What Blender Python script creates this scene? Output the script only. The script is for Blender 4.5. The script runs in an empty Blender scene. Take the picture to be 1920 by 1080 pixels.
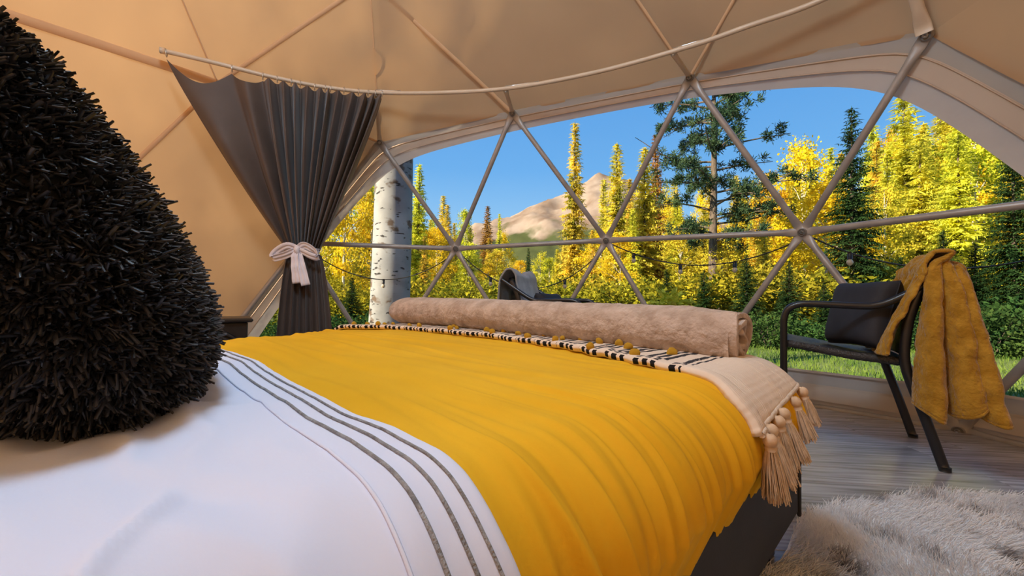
import bpy, math, random
import numpy as np
from mathutils import Vector, Matrix

random.seed(7)
rng = np.random.default_rng(7)
scene = bpy.context.scene
COL = scene.collection
PI = math.pi
R = math.radians

# ------------------------------------------------------------------ camera
CAM_Z = 0.6868
cam_d = bpy.data.cameras.new('camera')
cam_d.sensor_width = 36.0
cam_d.lens = 36.0 * 768.73 / 1920.0
cam_d.clip_start = 0.02
cam_d.clip_end = 5000
cam = bpy.data.objects.new('camera', cam_d)
COL.objects.link(cam)
cam.matrix_world = (Matrix.Translation((0, 0, CAM_Z)) @ Matrix.Rotation(R(90 + 1.576), 4, 'X')
                    @ Matrix.Rotation(R(0.804), 4, 'Z'))
scene.camera = cam

# ------------------------------------------------------------------ sky, sun, exposure
SKY_STRENGTH = 1.0
SUN_STRENGTH = 13.0
SUN_DIR = Vector((-0.80, -0.36, 0.50))       # towards the sun
FILL_STRENGTH = 63.0

world = bpy.data.worlds.new('sky')
scene.world = world
world.use_nodes = True
wt = world.node_tree
wt.nodes.clear()
w_out = wt.nodes.new('ShaderNodeOutputWorld')
w_bg = wt.nodes.new('ShaderNodeBackground')
w_bg.inputs['Strength'].default_value = SKY_STRENGTH
w_tc = wt.nodes.new('ShaderNodeTexCoord')
w_sep = wt.nodes.new('ShaderNodeSeparateXYZ')
w_ramp = wt.nodes.new('ShaderNodeValToRGB')
cr = w_ramp.color_ramp
cr.elements[0].position = 0.0
cr.elements[0].color = (0.50, 0.76, 0.98, 1)
cr.elements[1].position = 1.0
cr.elements[1].color = (0.05, 0.22, 0.62, 1)
for pos, c in ((0.12, (0.36, 0.66, 0.96, 1)), (0.30, (0.16, 0.45, 0.88, 1)), (0.55, (0.085, 0.32, 0.78, 1))):
    e = cr.elements.new(pos)
    e.color = c
wt.links.new(w_tc.outputs['Generated'], w_sep.inputs[0])
wt.links.new(w_sep.outputs['Z'], w_ramp.inputs['Fac'])
wt.links.new(w_ramp.outputs['Color'], w_bg.inputs['Color'])
wt.links.new(w_bg.outputs[0], w_out.inputs['Surface'])

sun_d = bpy.data.lights.new('sun', 'SUN')
sun_d.energy = SUN_STRENGTH
sun_d.angle = R(0.6)
sun_d.color = (1.0, 0.86, 0.62)
sun = bpy.data.objects.new('sun', sun_d)
COL.objects.link(sun)
sun.rotation_euler = SUN_DIR.to_track_quat('Z', 'Y').to_euler()
sun.location = (-20, -15, 20)

vs = scene.view_settings
vs.view_transform = 'Standard'
vs.look = 'None'
vs.exposure = 0.0
vs.gamma = 1.0
vs.use_curve_mapping = False

# ------------------------------------------------------------------ helpers: tagging, meshes
def tag(o, label=None, cat=None, group=None, kind=None):
    if label: o['label'] = label
    if cat: o['category'] = cat
    if group: o['group'] = group
    if kind: o['kind'] = kind
    return o

def empty(name, loc=(0, 0, 0), rz=0.0):
    o = bpy.data.objects.new(name, None)
    o.empty_display_size = 0.1
    o.location = loc
    o.rotation_euler = (0, 0, rz)
    COL.objects.link(o)
    return o

def root_loc(parent):
    p = parent
    while p is not None and p.parent is not None:
        p = p.parent
    return np.array(p.location[:]) if p is not None else np.zeros(3)

def mesh_data(name, V, F, smooth=True):
    """V (n,3) array, F: (m,k) array or list of index tuples."""
    me = bpy.data.meshes.new(name)
    V = np.asarray(V, dtype=np.float32)
    if isinstance(F, np.ndarray):
        m, k = F.shape
        me.vertices.add(len(V))
        me.vertices.foreach_set('co', V.ravel())
        me.loops.add(m * k)
        me.loops.foreach_set('vertex_index', F.astype(np.int32).ravel())
        me.polygons.add(m)
        me.polygons.foreach_set('loop_start', np.arange(0, m * k, k, dtype=np.int32))
        me.update(calc_edges=True)
    else:
        me.from_pydata(V.tolist(), [], [tuple(int(i) for i in f) for f in F])
        me.update()
    me.validate()
    if smooth:
        me.polygons.foreach_set('use_smooth', np.ones(len(me.polygons), dtype=bool))
    return me

def obj(name, V, F, mat, parent=None, smooth=True, local=False):
    """one mesh object; V in world coordinates unless local"""
    V = np.asarray(V, dtype=np.float64)
    if parent is not None and not local:
        V = V - root_loc(parent)
    me = mesh_data(name, V, F, smooth)
    me.materials.append(mat)
    o = bpy.data.objects.new(name, me)
    o.parent = parent
    COL.objects.link(o)
    return o

def link_mesh(name, me, parent=None, loc=(0, 0, 0), rot=(0, 0, 0), scale=(1, 1, 1)):
    o = bpy.data.objects.new(name, me)
    o.parent = parent
    o.location = loc
    o.rotation_euler = rot
    o.scale = scale
    COL.objects.link(o)
    return o

def copy_tree(o, parent=None):
    c = o.copy()
    COL.objects.link(c)
    c.parent = parent
    for ch in list(o.children):
        copy_tree(ch, c)
    return c

def grid_faces(nu, nv, closed_u=False, closed_v=False):
    """index (i,j)->i*nv+j"""
    i = np.arange(nu if closed_u else nu - 1)
    j = np.arange(nv if closed_v else nv - 1)
    I, J = np.meshgrid(i, j, indexing='ij')
    I2 = (I + 1) % nu
    J2 = (J + 1) % nv
    return np.stack([I * nv + J, I2 * nv + J, I2 * nv + J2, I * nv + J2], -1).reshape(-1, 4)

class MB:
    def __init__(self):
        self.v = []
        self.f = []
    def add(self, V, F):
        n = len(self.v)
        self.v += [tuple(map(float, p)) for p in V]
        self.f += [tuple(int(i) + n for i in q) for q in F]
        return self
    def box(self, lo, hi, bev=0.0, M=None):
        lo = np.array(lo, float); hi = np.array(hi, float)
        if bev <= 0:
            V = np.array([[x, y, z] for x in (lo[0], hi[0]) for y in (lo[1], hi[1]) for z in (lo[2], hi[2])])
            F = [(0, 1, 3, 2), (4, 6, 7, 5), (0, 4, 5, 1), (2, 3, 7, 6), (0, 2, 6, 4), (1, 5, 7, 3)]
        else:
            b = bev
            c = (lo + hi) / 2
            h = (hi - lo) / 2
            V = []; idx = {}
            for sx in (-1, 1):
                for sy in (-1, 1):
                    for sz in (-1, 1):
                        for ax in range(3):
                            p = np.array([sx, sy, sz]) * (h - b)
                            p[ax] += (sx, sy, sz)[ax] * b
                            idx[(sx, sy, sz, ax)] = len(V)
                            V.append(c + p)
            V = np.array(V); F = []
            for ax in range(3):
                o1, o2 = [a for a in range(3) if a != ax]
                for s in (-1, 1):
                    loop = []
                    for s1, s2 in ((-1, -1), (1, -1), (1, 1), (-1, 1)):
                        k = [0, 0, 0]; k[ax] = s; k[o1] = s1; k[o2] = s2
                        loop.append(idx[(k[0], k[1], k[2], ax)])
                    flip = (s > 0) != (ax == 1)
                    F.append(tuple(loop if flip else loop[::-1]))
            for ax in range(3):          # edges along ax
                o1, o2 = [a for a in range(3) if a != ax]
                for s1 in (-1, 1):
                    for s2 in (-1, 1):
                        def K(s, which):
                            k = [0, 0, 0]; k[ax] = s; k[o1] = s1; k[o2] = s2
                            return idx[(k[0], k[1], k[2], which)]
                        F.append((K(-1, o1), K(1, o1), K(1, o2), K(-1, o2)))
            for sx in (-1, 1):
                for sy in (-1, 1):
                    for sz in (-1, 1):
                        F.append((idx[(sx, sy, sz, 0)], idx[(sx, sy, sz, 1)], idx[(sx, sy, sz, 2)]))
        if M is not None:
            V = np.array([tuple(M @ Vector(p)) for p in V])
        return self.add(V, F)
    def tube(self, path, rad, n=10, cap=True, closed=False, flat=None):
        V, F = tube_arrays(path, rad, n, cap, closed, flat)
        return self.add(V, F)
    def lathe(self, prof, n=24, center=(0, 0, 0)):
        V = []
        for r, z in prof:
            for k in range(n):
                a = 2 * PI * k / n
                V.append((center[0] + r * math.cos(a), center[1] + r * math.sin(a), center[2] + z))
        F = grid_faces(len(prof), n, False, True).tolist()
        F = [f[::-1] for f in F]
        return self.add(V, F)
    def build(self, name, mat, parent=None, smooth=False, local=False):
        return obj(name, np.array(self.v), self.f, mat, parent, smooth, local)

def tube_arrays(path, rad, n=10, cap=True, closed=False, flat=None):
    """flat: (normal, list of (width factor, thickness factor)) flattens rings"""
    P = np.asarray(path, float)
    m = len(P)
    rad = np.full(m, rad) if np.isscalar(rad) else np.asarray(rad, float)
    if closed:
        T = np.roll(P, -1, 0) - np.roll(P, 1, 0)
    else:
        T = np.gradient(P, axis=0)
    T /= np.linalg.norm(T, axis=1, keepdims=True) + 1e-12
    if flat is not None:
        nrm = np.asarray(flat[0], float)
    else:
        nrm = np.array([0, 0, 1.0]) if abs(T[0][2]) < 0.9 else np.array([1.0, 0, 0])
    V = []
    a = np.arange(n) * 2 * PI / n
    A = None
    for k in range(m):
        base = nrm if (A is None or flat is not None) else A
        A_ = base - T[k] * np.dot(base, T[k])
        A_ /= np.linalg.norm(A_) + 1e-12
        A = A_
        Bv = np.cross(T[k], A)
        wf, tf = (1, 1) if flat is None else flat[1][k]
        V.append(P[k] + rad[k] * (np.outer(np.cos(a) * tf, A) + np.outer(np.sin(a) * wf, Bv)))
    V = np.concatenate(V)
    F = grid_faces(m, n, closed, True).tolist()
    if cap and not closed:
        F.append(tuple(range(n))[::-1])
        F.append(tuple((m - 1) * n + i for i in range(n)))
    return V, F

def spline(pts, n):
    P = np.asarray(pts, float)
    m = len(P)
    if m == 2:
        t = np.linspace(0, 1, n)[:, None]
        return P[0] * (1 - t) + P[1] * t
    E = np.vstack([2 * P[0] - P[1], P, 2 * P[-1] - P[-2]])
    out = []
    for s in np.linspace(0, m - 1, n):
        i = min(int(s), m - 2)
        t = s - i
        p0, p1, p2, p3 = E[i], E[i + 1], E[i + 2], E[i + 3]
        out.append(0.5 * (2 * p1 + (p2 - p0) * t + (2 * p0 - 5 * p1 + 4 * p2 - p3) * t * t + (3 * p1 - p0 - 3 * p2 + p3) * t ** 3))
    return np.array(out)

# numpy value noise
_perm = np.random.default_rng(11).random((64, 64, 64))
def vnoise(x, y, z=0.0):
    x, y, z = np.broadcast_arrays(np.asarray(x, float), np.asarray(y, float), np.asarray(z, float))
    xi = np.floor(x).astype(int); yi = np.floor(y).astype(int); zi = np.floor(z).astype(int)
    fx = x - xi; fy = y - yi; fz = z - zi
    fx = fx * fx * (3 - 2 * fx); fy = fy * fy * (3 - 2 * fy); fz = fz * fz * (3 - 2 * fz)
    def g(a, b, c): return _perm[(xi + a) % 64, (yi + b) % 64, (zi + c) % 64]
    def lx(b, c): return g(0, b, c) * (1 - fx) + g(1, b, c) * fx
    def ly(c): return lx(0, c) * (1 - fy) + lx(1, c) * fy
    return (ly(0) * (1 - fz) + ly(1) * fz) * 2 - 1
def fbm(x, y, z=0.0, o=4):
    s = 0; a = 0.5
    for k in range(o):
        s = s + a * vnoise(np.asarray(x) * 2 ** k + 13 * k, np.asarray(y) * 2 ** k + 7 * k, np.asarray(z) * 2 ** k)
        a *= 0.5
    return s

# ------------------------------------------------------------------ materials
def new_mat(name):
    m = bpy.data.materials.new(name)
    m.use_nodes = True
    nt = m.node_tree
    nt.nodes.clear()
    out = nt.nodes.new('ShaderNodeOutputMaterial')
    return m, nt, out

def pbr(name, c1, c2=None, scale=6.0, rough=0.7, bump=0.0, bscale=80.0, metal=0.0, stretch=(1, 1, 1), detail=4.0,
        spec=0.5, sheen=0.0, coords='Object', lo=0.35, hi=0.65, bdist=0.01):
    m, nt, out = new_mat(name)
    b = nt.nodes.new('ShaderNodeBsdfPrincipled')
    b.inputs['Roughness'].default_value = rough
    b.inputs['Metallic'].default_value = metal
    b.inputs['Specular IOR Level'].default_value = spec
    if sheen:
        b.inputs['Sheen Weight'].default_value = sheen
        b.inputs['Sheen Roughness'].default_value = 0.4
    tc = nt.nodes.new('ShaderNodeTexCoord')
    mp = nt.nodes.new('ShaderNodeMapping')
    mp.inputs['Scale'].default_value = stretch
    nt.links.new(tc.outputs[coords], mp.inputs[0])
    if c2 is None:
        b.inputs['Base Color'].default_value = (*c1, 1)
    else:
        n = nt.nodes.new('ShaderNodeTexNoise')
        n.inputs['Scale'].default_value = scale
        n.inputs['Detail'].default_value = detail
        nt.links.new(mp.outputs[0], n.inputs['Vector'])
        r = nt.nodes.new('ShaderNodeValToRGB')
        r.color_ramp.elements[0].position = lo
        r.color_ramp.elements[0].color = (*c1, 1)
        r.color_ramp.elements[1].position = hi
        r.color_ramp.elements[1].color = (*c2, 1)
        nt.links.new(n.outputs['Fac'], r.inputs['Fac'])
        nt.links.new(r.outputs['Color'], b.inputs['Base Color'])
    if bump:
        n2 = nt.nodes.new('ShaderNodeTexNoise')
        n2.inputs['Scale'].default_value = bscale
        n2.inputs['Detail'].default_value = 3.0
        nt.links.new(mp.outputs[0], n2.inputs['Vector'])
        bp = nt.nodes.new('ShaderNodeBump')
        bp.inputs['Strength'].default_value = bump
        bp.inputs['Distance'].default_value = bdist
        nt.links.new(n2.outputs['Fac'], bp.inputs['Height'])
        nt.links.new(bp.outputs[0], b.inputs['Normal'])
    nt.links.new(b.outputs[0], out.inputs['Surface'])
    return m

def translucent_mat(name, c1, c2, trans=(0.5, 0.3, 0.1), mix=0.4, scale=3.0, coords='Object', rnd=0.0, bump=0.0, bscale=4.0, lo=0.35, hi=0.65):
    m, nt, out = new_mat(name)
    tc = nt.nodes.new('ShaderNodeTexCoord')
    n = nt.nodes.new('ShaderNodeTexNoise')
    n.inputs['Scale'].default_value = scale
    n.inputs['Detail'].default_value = 4
    nt.links.new(tc.outputs[coords], n.inputs['Vector'])
    r = nt.nodes.new('ShaderNodeValToRGB')
    r.color_ramp.elements[0].position = lo
    r.color_ramp.elements[1].position = hi
    r.color_ramp.elements[0].color = (*c1, 1)
    r.color_ramp.elements[1].color = (*c2, 1)
    nt.links.new(n.outputs['Fac'], r.inputs['Fac'])
    col = r.outputs['Color']
    if rnd:
        oi = nt.nodes.new('ShaderNodeObjectInfo')
        hsv = nt.nodes.new('ShaderNodeHueSaturation')
        mr = nt.nodes.new('ShaderNodeMapRange')
        mr.inputs['To Min'].default_value = 0.5 - rnd
        mr.inputs['To Max'].default_value = 0.5 + rnd
        nt.links.new(oi.outputs['Random'], mr.inputs['Value'])
        nt.links.new(mr.outputs[0], hsv.inputs['Hue'])
        nt.links.new(col, hsv.inputs['Color'])
        col = hsv.outputs['Color']
    d = nt.nodes.new('ShaderNodeBsdfDiffuse')
    t = nt.nodes.new('ShaderNodeBsdfTranslucent')
    nt.links.new(col, d.inputs['Color'])
    if trans is None:
        nt.links.new(col, t.inputs['Color'])
    else:
        t.inputs['Color'].default_value = (*trans, 1)
    if bump:
        n2 = nt.nodes.new('ShaderNodeTexNoise')
        n2.inputs['Scale'].default_value = bscale
        n2.inputs['Detail'].default_value = 3.0
        nt.links.new(tc.outputs[coords], n2.inputs['Vector'])
        bp = nt.nodes.new('ShaderNodeBump')
        bp.inputs['Strength'].default_value = bump
        bp.inputs['Distance'].default_value = 0.05
        nt.links.new(n2.outputs['Fac'], bp.inputs['Height'])
        nt.links.new(bp.outputs[0], d.inputs['Normal'])
        nt.links.new(bp.outputs[0], t.inputs['Normal'])
    mx = nt.nodes.new('ShaderNodeMixShader')
    mx.inputs[0].default_value = mix
    nt.links.new(d.outputs[0], mx.inputs[1])
    nt.links.new(t.outputs[0], mx.inputs[2])
    nt.links.new(mx.outputs[0], out.inputs['Surface'])
    return m

M = {}
M['canvas'] = translucent_mat('beige_canvas', (0.60, 0.37, 0.20), (0.66, 0.41, 0.225), (0.56, 0.32, 0.15), 0.32, 1.3, bump=0.35, bscale=1.6)
M['tape'] = translucent_mat('canvas_seam_tape', (0.80, 0.52, 0.30), (0.84, 0.55, 0.32), (0.60, 0.34, 0.16), 0.25, 3)
M['band'] = translucent_mat('window_band_vinyl', (0.66, 0.51, 0.39), (0.72, 0.56, 0.43), (0.60, 0.44, 0.31), 0.28, 2.5, bump=0.25, bscale=5)
M['band_dark'] = translucent_mat('window_band_grey', (0.46, 0.40, 0.34), (0.52, 0.45, 0.38), (0.5, 0.4, 0.31), 0.25, 2.5)
M['band_pale'] = translucent_mat('window_band_milky', (0.66, 0.57, 0.50), (0.73, 0.63, 0.55), (0.66, 0.57, 0.49), 0.32, 2.5, bump=0.25, bscale=6)
M['sill'] = translucent_mat('sill_vinyl', (0.60, 0.52, 0.45), (0.66, 0.58, 0.50), (0.5, 0.42, 0.34), 0.12, 2.5)
M['sill_grey'] = translucent_mat('sill_grey', (0.50, 0.47, 0.45), (0.56, 0.53, 0.50), (0.4, 0.36, 0.32), 0.12, 2.5)
M['strut'] = pbr('galvanised_strut', (0.33, 0.30, 0.28), (0.42, 0.39, 0.37), 9, 0.42, metal=0.25, spec=0.6)
M['rail'] = pbr('painted_rail', (0.60, 0.47, 0.34), (0.66, 0.52, 0.38), 5, 0.4)
M['steel'] = pbr('bright_steel', (0.62, 0.60, 0.57), None, rough=0.3, metal=0.8)
M['plank'] = None
M['duvet'] = pbr('mustard_duvet', (0.74, 0.40, 0.014), (0.82, 0.46, 0.022), 3.0, 0.85, bump=0.12, bscale=220, spec=0.15, bdist=0.003)
M['white_cotton'] = pbr('white_cotton', (0.69, 0.73, 0.90), (0.73, 0.77, 0.93), 2.5, 0.85, bump=0.08, bscale=260, spec=0.2, bdist=0.002)
M['grey_trim'] = pbr('grey_cord', (0.19, 0.19, 0.20), (0.36, 0.36, 0.37), 90, 0.8, bump=0.5, bscale=400)
M['base'] = pbr('charcoal_upholstery', (0.018, 0.018, 0.02), (0.028, 0.028, 0.03), 5, 0.75, bump=0.2, bscale=300, bdist=0.002)
M['mattress'] = pbr('mattress_ticking', (0.7, 0.68, 0.64), (0.75, 0.73, 0.7), 5, 0.8)
M['pile'] = pbr('black_chenille', (0.008, 0.008, 0.010), (0.055, 0.055, 0.062), 45, 0.42, spec=0.6)
M['pile_core'] = pbr('black_pillow_cloth', (0.006, 0.006, 0.007), (0.012, 0.012, 0.013), 20, 0.9)
M['sherpa'] = pbr('oatmeal_sherpa', (0.43, 0.32, 0.25), (0.62, 0.49, 0.41), 22, 0.95, bump=0.8, bscale=80, sheen=0.4, bdist=0.008, spec=0.1)
M['cream_cotton'] = pbr('cream_cotton', (0.66, 0.52, 0.40), (0.76, 0.62, 0.49), 40, 0.9, bump=0.4, bscale=120, spec=0.1, stretch=(1, 1, 1))
M['tassel'] = pbr('cream_tassel', (0.60, 0.42, 0.27), (0.76, 0.57, 0.40), 60, 0.9, spec=0.1)
M['pom'] = pbr('mustard_pompom', (0.62, 0.32, 0.01), (0.80, 0.46, 0.03), 60, 0.9, bump=0.6, bscale=160)
M['curtain'] = pbr('charcoal_curtain', (0.090, 0.063, 0.052), (0.112, 0.080, 0.066), 4, 0.62, spec=0.35, sheen=0.2)
M['ribbon'] = pbr('white_ribbon', (0.80, 0.75, 0.83), (0.86, 0.82, 0.88), 12, 0.6)
M['black_metal'] = pbr('black_powder_coat', (0.010, 0.010, 0.012), None, rough=0.32, spec=0.6)
M['wicker'] = pbr('black_wicker', (0.012, 0.012, 0.014), (0.03, 0.03, 0.034), 40, 0.38, bump=0.6, bscale=150, spec=0.7)
M['cushion'] = pbr('charcoal_cushion', (0.016, 0.016, 0.022), (0.026, 0.026, 0.034), 10, 0.75, bump=0.2, bscale=300, bdist=0.002)
M['mustard_fleece'] = pbr('mustard_fleece', (0.36, 0.175, 0.016), (0.52, 0.28, 0.035), 22, 0.95, bump=0.7, bscale=75, sheen=0.5, bdist=0.012, spec=0.1)
M['grey_fleece'] = pbr('grey_throw', (0.26, 0.26, 0.26), (0.34, 0.34, 0.34), 14, 0.85, bump=0.3, bscale=120, sheen=0.3)
M['stove'] = pbr('black_stove_iron', (0.012, 0.011, 0.011), (0.02, 0.018, 0.018), 12, 0.35, spec=0.55)
M['stove_glass'] = pbr('stove_glass', (0.012, 0.010, 0.009), None, rough=0.08, spec=0.7)
M['cable'] = pbr('black_cable', (0.008, 0.008, 0.008), None, rough=0.5)
M['bark_pale'] = None
M['bark'] = pbr('brown_bark', (0.085, 0.058, 0.040), (0.16, 0.12, 0.09), 14, 0.9, bump=0.8, bscale=30, stretch=(1, 1, 0.25), bdist=0.04)
M['bark_white'] = pbr('aspen_bark_far', (0.40, 0.36, 0.28), (0.62, 0.57, 0.46), 6, 0.9)
M['rug'] = pbr('rug_fur', (0.26, 0.25, 0.26), (0.95, 0.94, 0.95), 6.5, 0.85, detail=7, lo=0.36, hi=0.47, spec=0.2)
M['pot'] = pbr('white_pot', (0.7, 0.68, 0.65), (0.75, 0.73, 0.7), 8, 0.4)
M['houseleaf'] = translucent_mat('plant_leaf', (0.36, 0.50, 0.05), (0.70, 0.74, 0.15), None, 0.3, 8)

def wood_floor():
    m, nt, out = new_mat('grey_laminate')
    b = nt.nodes.new('ShaderNodeBsdfPrincipled')
    b.inputs['Roughness'].default_value = 0.24
    b.inputs['IOR'].default_value = 1.75
    tc = nt.nodes.new('ShaderNodeTexCoord')
    oi = nt.nodes.new('ShaderNodeObjectInfo')
    add = nt.nodes.new('ShaderNodeVectorMath'); add.operation = 'ADD'
    mul = nt.nodes.new('ShaderNodeVectorMath'); mul.operation = 'SCALE'
    mul.inputs['Scale'].default_value = 37.0
    cx = nt.nodes.new('ShaderNodeCombineXYZ')
    nt.links.new(oi.outputs['Random'], cx.inputs[1])
    nt.links.new(cx.outputs[0], mul.inputs[0])
    nt.links.new(tc.outputs['Object'], add.inputs[0])
    nt.links.new(mul.outputs[0], add.inputs[1])
    mp = nt.nodes.new('ShaderNodeMapping')
    mp.inputs['Scale'].default_value = (0.9, 16, 1)
    nt.links.new(add.outputs[0], mp.inputs[0])
    n = nt.nodes.new('ShaderNodeTexNoise')
    n.inputs['Scale'].default_value = 3.0
    n.inputs['Detail'].default_value = 8
    nt.links.new(mp.outputs[0], n.inputs['Vector'])
    r = nt.nodes.new('ShaderNodeValToRGB')
    e = r.color_ramp.elements
    e[0].position = 0.32; e[0].color = (0.20, 0.175, 0.17, 1)
    e[1].position = 0.70; e[1].color = (0.54, 0.52, 0.54, 1)
    nt.links.new(n.outputs['Fac'], r.inputs['Fac'])
    hs = nt.nodes.new('ShaderNodeHueSaturation')
    mr = nt.nodes.new('ShaderNodeMapRange')
    mr.inputs['To Min'].default_value = 0.8
    mr.inputs['To Max'].default_value = 1.2
    nt.links.new(oi.outputs['Random'], mr.inputs['Value'])
    nt.links.new(mr.outputs[0], hs.inputs['Value'])
    nt.links.new(r.outputs['Color'], hs.inputs['Color'])
    nt.links.new(hs.outputs['Color'], b.inputs['Base Color'])
    bp = nt.nodes.new('ShaderNodeBump')
    bp.inputs['Strength'].default_value = 0.15
    bp.inputs['Distance'].default_value = 0.003
    nt.links.new(n.outputs['Fac'], bp.inputs['Height'])
    nt.links.new(bp.outputs[0], b.inputs['Normal'])
    nt.links.new(b.outputs[0], out.inputs['Surface'])
    return m
M['plank'] = wood_floor()

def pale_bark():
    m, nt, out = new_mat('pale_aspen_bark')
    b = nt.nodes.new('ShaderNodeBsdfPrincipled')
    b.inputs['Roughness'].default_value = 0.85
    tc = nt.nodes.new('ShaderNodeTexCoord')
    def noise(scale, stretch, detail=5):
        mp = nt.nodes.new('ShaderNodeMapping'); mp.inputs['Scale'].default_value = stretch
        nt.links.new(tc.outputs['Object'], mp.inputs[0])
        n = nt.nodes.new('ShaderNodeTexNoise')
        n.inputs['Scale'].default_value = scale; n.inputs['Detail'].default_value = detail
        nt.links.new(mp.outputs[0], n.inputs['Vector'])
        return n.outputs['Fac']
    def ramp(fac, p0, c0, p1, c1):
        r = nt.nodes.new('ShaderNodeValToRGB')
        r.color_ramp.elements[0].position = p0; r.color_ramp.elements[0].color = c0
        r.color_ramp.elements[1].position = p1; r.color_ramp.elements[1].color = c1
        nt.links.new(fac, r.inputs['Fac'])
        return r.outputs['Color']
    base = ramp(noise(3, (1, 1, 1)), 0.3, (0.20, 0.20, 0.20, 1), 0.7, (0.36, 0.36, 0.36, 1))  # bark grey lowered to stand for the shade on the trunk
    brown = ramp(noise(4.5, (1, 1, 1.5), 7), 0.57, (0, 0, 0, 1), 0.63, (1, 1, 1, 1))
    dark = ramp(noise(9, (1, 1, 3.2), 3), 0.63, (0, 0, 0, 1), 0.68, (1, 1, 1, 1))
    def mixc(f, a, col):
        mx = nt.nodes.new('ShaderNodeMix'); mx.data_type = 'RGBA'
        nt.links.new(f, mx.inputs['Factor'])
        nt.links.new(a, mx.inputs['A'])
        mx.inputs['B'].default_value = col
        return mx.outputs['Result']
    c = mixc(brown, base, (0.12, 0.08, 0.055, 1))
    c = mixc(dark, c, (0.035, 0.028, 0.023, 1))
    nt.links.new(c, b.inputs['Base Color'])
    bp = nt.nodes.new('ShaderNodeBump'); bp.inputs['Strength'].default_value = 0.7; bp.inputs['Distance'].default_value = 0.02
    bp.invert = True
    nt.links.new(dark, bp.inputs['Height'])
    nt.links.new(bp.outputs[0], b.inputs['Normal'])
    nt.links.new(b.outputs[0], out.inputs['Surface'])
    return m
M['bark_pale'] = pale_bark()

def vinyl():
    m, nt, out = new_mat('clear_vinyl')
    tr = nt.nodes.new('ShaderNodeBsdfTransparent')
    tr.inputs['Color'].default_value = (0.975, 0.98, 0.98, 1)
    gl = nt.nodes.new('ShaderNodeBsdfGlossy')
    gl.inputs['Roughness'].default_value = 0.06
    fr = nt.nodes.new('ShaderNodeFresnel')
    fr.inputs['IOR'].default_value = 1.25
    mx = nt.nodes.new('ShaderNodeMixShader')
    nt.links.new(fr.outputs[0], mx.inputs[0])
    nt.links.new(tr.outputs[0], mx.inputs[1])
    nt.links.new(gl.outputs[0], mx.inputs[2])
    nt.links.new(mx.outputs[0], out.inputs['Surface'])
    return m
M['vinyl'] = vinyl()

def emit(name, col, s):
    m, nt, out = new_mat(name)
    e = nt.nodes.new('ShaderNodeEmission')
    e.inputs['Color'].default_value = (*col, 1)
    e.inputs['Strength'].default_value = s
    nt.links.new(e.outputs[0], out.inputs['Surface'])
    return m

# ------------------------------------------------------------------ geodesic dome geometry
DR, DZS, DPH = 3.5, 0.93608, R(100.755)
DC = np.array([-0.6223, 0.5711])
BASEZ = -0.1876
def icosa():
    V = [np.array([0, 0, 1.0])]
    for k in range(5):
        a = 2 * PI * k / 5
        V.append(np.array([2 / 5 ** .5 * math.cos(a), 2 / 5 ** .5 * math.sin(a), 1 / 5 ** .5]))
    for k in range(5):
        a = 2 * PI * (k + .5) / 5
        V.append(np.array([2 / 5 ** .5 * math.cos(a), 2 / 5 ** .5 * math.sin(a), -1 / 5 ** .5]))
    V.append(np.array([0, 0, -1.0]))
    F = []
    for a in range(12):
        for b in range(a + 1, 12):
            for c in range(b + 1, 12):
                if max(np.linalg.norm(V[a] - V[b]), np.linalg.norm(V[a] - V[c]), np.linalg.norm(V[b] - V[c])) < 1.1:
                    F.append((a, b, c))
    return V, F
_IV, _IF = icosa()
HUBS = {}
def hub_key(p):
    return tuple(int(round(c * 1000)) for c in p)
def hub_fix(p):
    p = p / np.linalg.norm(p)
    if -0.2 < p[2] < -0.1:
        a = math.atan2(p[1], p[0])
        p = np.array([1.002 * math.cos(a), 1.002 * math.sin(a), BASEZ])
    return p
TRIS = []
for f3 in _IF:
    A, B_, C_ = (_IV[i] for i in f3)
    g = {}
    for i in range(4):
        for j in range(4 - i):
            k = 3 - i - j
            g[i, j] = hub_fix(A * i + B_ * j + C_ * k)
    for i in range(3):
        for j in range(3 - i):
            TRIS.append((g[i, j], g[i + 1, j], g[i, j + 1]))
            if j < 2 - i:
                TRIS.append((g[i + 1, j], g[i + 1, j + 1], g[i, j + 1]))
TRIS = [t for t in TRIS if min(p[2] for p in t) > -0.2]
TRIS = [t if np.dot(np.cross(t[1] - t[0], t[2] - t[0]), t[0] + t[1] + t[2]) > 0 else (t[0], t[2], t[1]) for t in TRIS]

def unit(r, z, az):
    return np.array([r * math.cos(R(az)), r * math.sin(R(az)), z])
def U(i):
    a = {-2: 49.6, -1: 22.4, 0: 0, 1: -22.4, 2: -49.6, 3: -72, 4: -94.4}[i]
    return unit(*((.8944, .4472) if i % 3 == 0 else (.8572, .5149)), a)
def Eh(i):
    a = {-2: 60.2, -1: 36, 0: 11.8, 1: -11.8, 2: -36, 3: -60.2, 4: -83.8, 5: -108}[i]
    return unit(*((.9822, .1876) if i % 3 == 2 else (.9852, .1716)), a)
def Lh(i):
    a = {-2: 47.8, -1: 24.2, 0: 0, 1: -24.2, 2: -47.8, 3: -72, 4: -96.2}[i]
    return unit(1.002, BASEZ, a)
def Th(i):
    a = {-1: 36, 0: 0, 1: -36, 2: -72}[i]
    return unit(*((.6866, .7271) if i % 2 == 0 else (.6071, .7947)), a)

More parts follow.
